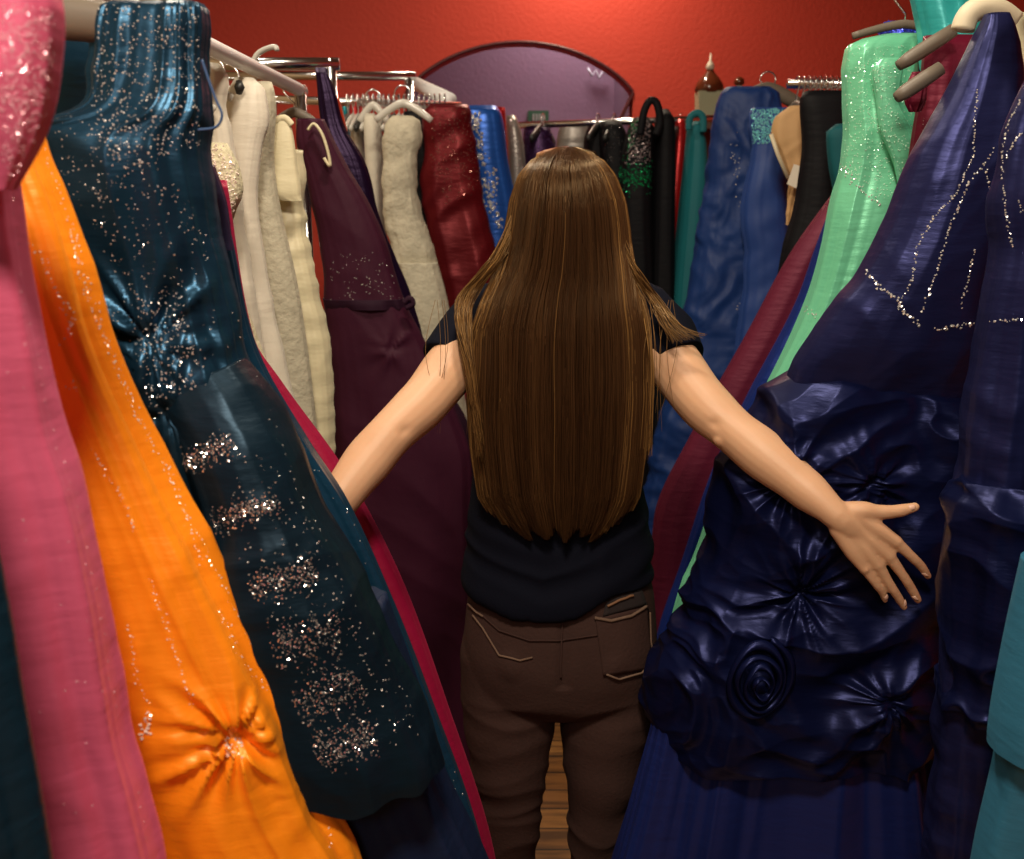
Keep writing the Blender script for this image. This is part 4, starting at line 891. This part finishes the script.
# --- jeans
def jeansmat():
    m = fabric('brown_denim', (.075, .040, .034), (.040, .021, .018), rough=.85, sheen=.15, scale=160, bump=.5, blotch=6, spec=.2); return m
JEAN = jeansmat()
J = ([], [])
add(J, solid([(572, 474, 649, 1.62, .108), (590, 469, 653, 1.62, .112), (612, 466, 655, 1.62, .118), (640, 464, 656, 1.62, .122), (665, 466, 655, 1.62, .115), (690, 474, 650, 1.62, .095), (702, 486, 642, 1.62, .07)], nu=64, nv=50))
def jl(Lg, sx):
    pts = legpts(Lg); pts[-1] = Vector((pts[-1].x, 1.655, .075)); return limb(pts, [.085, .083, .071, .057, .049, .046, .047], n=26, sub=6)
add(J, jl(Lleg, -1)); add(J, jl(Rleg, 1))
add(J, ball(P(520, 650, 1.575), (.062, .072, .07))); add(J, ball(P(600, 650, 1.575), (.062, .072, .07)))
me = remesh(J, .0045, 6)
kz = P(600, 800, 1.62).z; cz_ = P(600, 690, 1.62).z
def jf(c, n_):
    k = math.exp(-((c.z-kz+.05)/.16)**2); u = math.exp(-((c.z-cz_+.02)/.05)**2)
    f = ridge(Vector((c.x*3.5, c.y*3, c.z*15+1.2*noise.noise(c*6))))
    g = ridge(Vector((c.x*5+3, c.y*4, c.z*22)))
    d = .008*k*(f-.3)+.004*u*(g-.3)+.0012*noise.noise(c*18)
    xc = P(560, 650, 1.62).x
    if c.z > cz_ and n_.y < 0: d -= .006*math.exp(-((c.x-xc)/.010)**2)*(0 if c.z < P(0, 676, 1.55).z else 1)
    return d
displace(me, jf)
jeans = linkp('jeans', me, JEAN, woman)
PALE = fabric('faded_denim', (.20, .125, .088), (.14, .085, .06), rough=.85, scale=160, bump=.5, blotch=8, spec=.2)
DARKIN = plain('pocket_shade', (.02, .012, .012), .9)
patch('pocket', jeans, [(595, 618), (647, 606), (652, 668), (603, 676)], 18, 18, .0030, PALE if False else JEAN, woman, .002)
def seam(name, pts, rad, mat, step=3, off=.003):
    pp = []
    for (x0, y0), (x1, y1) in zip(pts[:-1], pts[1:]):
        n_ = max(1, int(math.hypot(x1-x0, y1-y0)/step))
        for k in range(n_):
            t = k/n_; h, nn = hit(jeans, x0+(x1-x0)*t, y0+(y1-y0)*t)
            if h: pp.append(h+nn*off)
    if len(pp) > 3: return tube(name, spline(pp, 2), rad, mat, woman, n=6)
seam('pocket_edge', [(594, 617), (610, 620), (630, 615), (647, 604)], .0026, PALE, off=.005)
seam('pocket_edge', [(470, 604), (478, 612), (488, 618)], .0018, PALE, off=.004)
seam('pocket_stitch', [(474, 615), (484, 628), (494, 645), (500, 655), (520, 660), (536, 656)], .0017, PALE, off=.003)
seam('pocket_stitch', [(652, 660), (640, 672), (618, 678), (603, 672)], .0018, PALE, off=.004)
seam('pocket_stitch', [(648, 612), (649, 640), (652, 664)], .0016, PALE, off=.004)
seam('seat_seam', [(562, 618), (561, 640), (560, 662), (560, 680)], .0018, JEAN, off=.003)
seam('yoke_seam', [(480, 612), (500, 630), (530, 640), (560, 640), (600, 634)], .0016, JEAN, off=.003)
patch('pocket_mouth_shade', jeans, [(606, 600), (640, 590), (645, 604), (602, 616)], 10, 6, .0045, DARKIN, woman, .001)  # dark patch on the denim paints the shade inside the open pocket
seam('pocket_trim', [(606, 605), (618, 599), (634, 594)], .0022, fabric('tan_leather', (.25, .12, .06), rough=.6), off=.007)
for Lg in (Lleg, Rleg):
    e = legpts(Lg)[-1]
    V, Fc = [], []
    add((V, Fc), limb([e+Vector((0, -.03, -.04)), e+Vector((0, .05, -.045)), e+Vector((0, .14, -.052))], [.040, .042, .032], n=18, flat=.85, up=(0, 0, 1)))
    for v in V: v.z = max(v.z, .002)
    link('shoe', pydata('shoe', V, Fc), plain('shoe_black', (.02, .02, .02), .5), woman)
# --- hair
def hairmat():
    m, N, L, b = newmat('hair')
    at = N.new('ShaderNodeAttribute'); at.attribute_name = 'tint'
    rp = N.new('ShaderNodeValToRGB'); e = rp.color_ramp.elements
    e[0].color = (.022, .009, .004, 1); e[1].color = (.30, .155, .048, 1)
    m_ = rp.color_ramp.elements.new(.5); m_.color = (.060, .026, .010, 1)
    L.new(at.outputs['Fac'], rp.inputs[0]); L.new(rp.outputs[0], b.inputs['Base Color'])
    b.inputs['Roughness'].default_value = .32; b.inputs['Specular IOR Level'].default_value = .5
    b.inputs['Specular Tint'].default_value = (1, .72, .4, 1)
    return m
HAIR = hairmat()
HL = [(147, 560), (152, 545), (160, 530), (175, 517), (200, 509), (225, 505), (250, 500), (275, 492), (300, 480), (330, 470), (400, 467), (450, 470), (500, 478), (530, 500), (545, 520)]
HR = [(147, 576), (152, 592), (160, 604), (175, 616), (200, 626), (225, 630), (250, 633), (275, 638), (300, 642), (330, 648), (400, 650), (450, 647), (500, 640), (530, 622), (545, 600)]
HD = [(147, .035), (152, .066), (160, .086), (175, .103), (200, .116), (225, .118), (250, .118), (275, .118), (300, .122), (330, .128), (400, .134), (450, .134), (500, .136), (545, .140)]
def ip(T_, y):
    if y <= T_[0][0]: return T_[0][1]
    for (y0, a), (y1, b_) in zip(T_[:-1], T_[1:]):
        if y <= y1: return a+(b_-a)*(y-y0)/(y1-y0)
    return T_[-1][1]
def hairpt(u, v, py):
    """u across (-1..1), v depth inside the mass"""
    L_, R_ = ip(HL, py), ip(HR, py); c_ = (L_+R_)/2; w_ = (R_-L_)/2
    k = max(0, min(1, (py-250)/60)); e = .97-.45*k
    D = ip(HD, py)*(1-.16*v)
    Y = 1.605-D*math.sqrt(max(0, 1-e*u*u))
    return P(c_+w_*u*(1-.05*v), py, Y)
V, Fc = [], []; nu_, nv_ = 48, 70
for j in range(nv_+1):
    py = 150+(525-150)*j/nv_
    for i in range(nu_+1):
        u = -1+2*i/nu_; V.append(hairpt(u*.95, .75, py))
    for i in range(nu_+1):
        u = 1-2*i/nu_; q = hairpt(u*.93, 1.0, py); q.y += .006+(0.0 if py > 262 else (1.605-q.y)*1.15); V.append(q)
W_ = 2*(nu_+1)
for j in range(nv_):
    for i in range(W_): Fc.append([j*W_+i, (j+1)*W_+i, (j+1)*W_+(i+1) % W_, j*W_+(i+1) % W_])
Fc.append(list(range(W_))[::-1]); Fc.append([nv_*W_+i for i in range(W_)])
def add_tint(me, vals):
    a = me.attributes.new('tint', 'FLOAT', 'POINT')
    a.data.foreach_set('value', vals)
rnd = random.Random(3)
tint = [.15]*len(V)
cb = len(V); cap = ball(HC+Vector((0, -.001, .003)), (.077, .089, .0965), 28, 18)
V.extend(cap[0]); Fc.extend([[cb+i for i in f] for f in cap[1]]); tint.extend([.35]*len(cap[0]))
def strand(pts, r0, tn):
    n = len(pts); b = len(V)
    pv = None
    for i, p in enumerate(pts):
        t = (pts[min(i+1, n-1)]-pts[max(0, i-1)]); t.normalize()
        s_ = t.cross(Vector((0, -1, 0)));
        if s_.length < .2: s_ = t.cross(Vector((1, 0, 0)))
        s_.normalize(); o_ = s_.cross(t)
        rr = r0*(1 if i < n*.7 else 1-.8*(i-n*.7)/(n*.3))
        V.append(p+s_*rr); V.append(p-s_*rr*.6+o_*rr*.8); V.append(p-s_*rr*.6-o_*rr*.8)
        tint.extend([tn]*3)
    for i in range(n-1):
        for k in range(3):
            k2 = (k+1) % 3; Fc.append([b+i*3+k, b+i*3+k2, b+(i+1)*3+k2, b+(i+1)*3+k])
for s_i in range(5200):
    u = rnd.uniform(-1, 1); u = math.copysign(abs(u)**.92, u); v = rnd.random()**1.6
    y1 = 536+14*noise.noise(Vector((u*5, 0, 0)))-60*max(0, abs(u)-.72)*1.5-rnd.random()**2*70
    y0 = 147.5+rnd.random()**2*10; 
    if rnd.random() < .25: y0 += rnd.uniform(5, 70)*abs(u)
    cl = round(u*17)/17; drift = rnd.gauss(0, .02); n = 24
    tn = min(1, max(0, .15+.34*noise.noise(Vector((u*6, 3, 0)))+rnd.gauss(0, .15)+.42*max(0, abs(u)-.6)/.4))
    pts = []
    if y0 < 158:
        fp = hairpt(max(-.98, min(.98, u)), v, y0); dx = fp.x-HC.x
        pts = [Vector((HC.x+dx*.85, HC.y+.066, HC.z+.074)), Vector((HC.x+dx*.92, HC.y+.045, HC.z+.092)), Vector((HC.x+dx*.97, HC.y+.012, HC.z+.1015-dx*dx*4))]
    for i in range(n+1):
        t = i/n; py = y0+(y1-y0)*t
        uu = u*(1-.12*t)+cl*.12*t+drift*t+.028*noise.noise(Vector((cl*9, py*.009, 0)))+.012*noise.noise(Vector((u*40, py*.02, v*3)))
        uu = max(-1.0, min(1.0, uu))
        pts.append(hairpt(uu, v+.25*noise.noise(Vector((cl*11, py*.006, 4))), py))
    strand(pts, rnd.uniform(.0006, .0011), tn)
# locks falling over the shoulders
for s_i in range(260):
    side = -1 if s_i % 3 else 1
    if side < 0:
        a = rnd.random(); e = rnd.random()
        q = [(524-8*a, 200+45*e, 1.565), (500-12*a, 262, 1.54), (476-16*a, 293+5*a, 1.545), (470-13*a, 320+8*e, 1.51), (474-6*a, 370+15*e, 1.485), (482-4*a, 420+40*e, 1.475)]
    else:
        a = rnd.random()**1.7; e = rnd.random()
        q = [(610+2*a, 205+40*e, 1.565), (632+6*a, 272, 1.54), (645+14*a, 298, 1.54), (652+30*a, 318+8*a, 1.505), (660+46*a, 345-10*a, 1.49)] if a > .25 else [(610, 210+40*e, 1.565), (632, 280, 1.54), (646, 310, 1.52), (652, 360+20*e, 1.49), (650, 430+30*e, 1.475)]
    q = [(x+rnd.gauss(0, 1.6), y+rnd.gauss(0, 1.5), Y-rnd.random()*.006) for x, y, Y in q]
    strand(spline([P(*k) for k in q], 5), rnd.uniform(.0005, .0009), min(1, .62+rnd.gauss(0, .14)))
for s_i in range(14):   # stray single hairs
    x = rnd.choice([470, 440, 655, 668]); q = [(x+rnd.uniform(-6, 6), 300, 1.53), (x+rnd.uniform(-15, 10), 350, 1.49), (x+rnd.uniform(-12, 8), 400+rnd.uniform(0, 40), 1.48)]
    strand(spline([P(*k) for k in q], 6), .0004, .7)
me = pydata('hair', V, Fc); add_tint(me, tint)
link('hair', me, HAIR, woman)
# ================================================================== LIGHT + CAMERA
lamp((-.1, -.1, 2.85), 34, .35, (1, .86, .68), rot=(math.radians(14), 0, 0))
lamp((.05, 1.35, 2.85), 15, .22, (1, .86, .66))
lamp((-.7, 2.4, 2.86), 8, .3, (1, .86, .66))
lamp((.30, 3.95, 2.84), 11, .10, (1, .82, .6))
lamp((-.3, -1.3, 2.5), 8, .5, (1, .86, .70), rot=(math.radians(55), 0, 0))  # added fill behind the camera, lights the gown fronts
lamp((.3, 4.9, 2.8), 7, .4, (1, .92, .85))
w = bpy.data.worlds.new('World'); S.world = w; w.use_nodes = True
w.node_tree.nodes['Background'].inputs[0].default_value = (.5, .45, .4, 1)
w.node_tree.nodes['Background'].inputs[1].default_value = .015
cd = bpy.data.cameras.new('camera'); cam = bpy.data.objects.new('camera', cd); COL.objects.link(cam)
cam.location = CAM; cam.rotation_euler = (math.pi/2-TILT, 0, 0)
cd.sensor_fit = 'HORIZONTAL'; cd.sensor_width = 36; cd.lens = 36*F/1024; cd.clip_start = .02
cd.dof.use_dof = True; cd.dof.focus_distance = 1.45; cd.dof.aperture_fstop = 6.3
S.camera = cam
vs = S.view_settings; vs.view_transform = 'Standard'; vs.look = 'None'; vs.gamma = 1; vs.use_curve_mapping = False; vs.exposure = .35
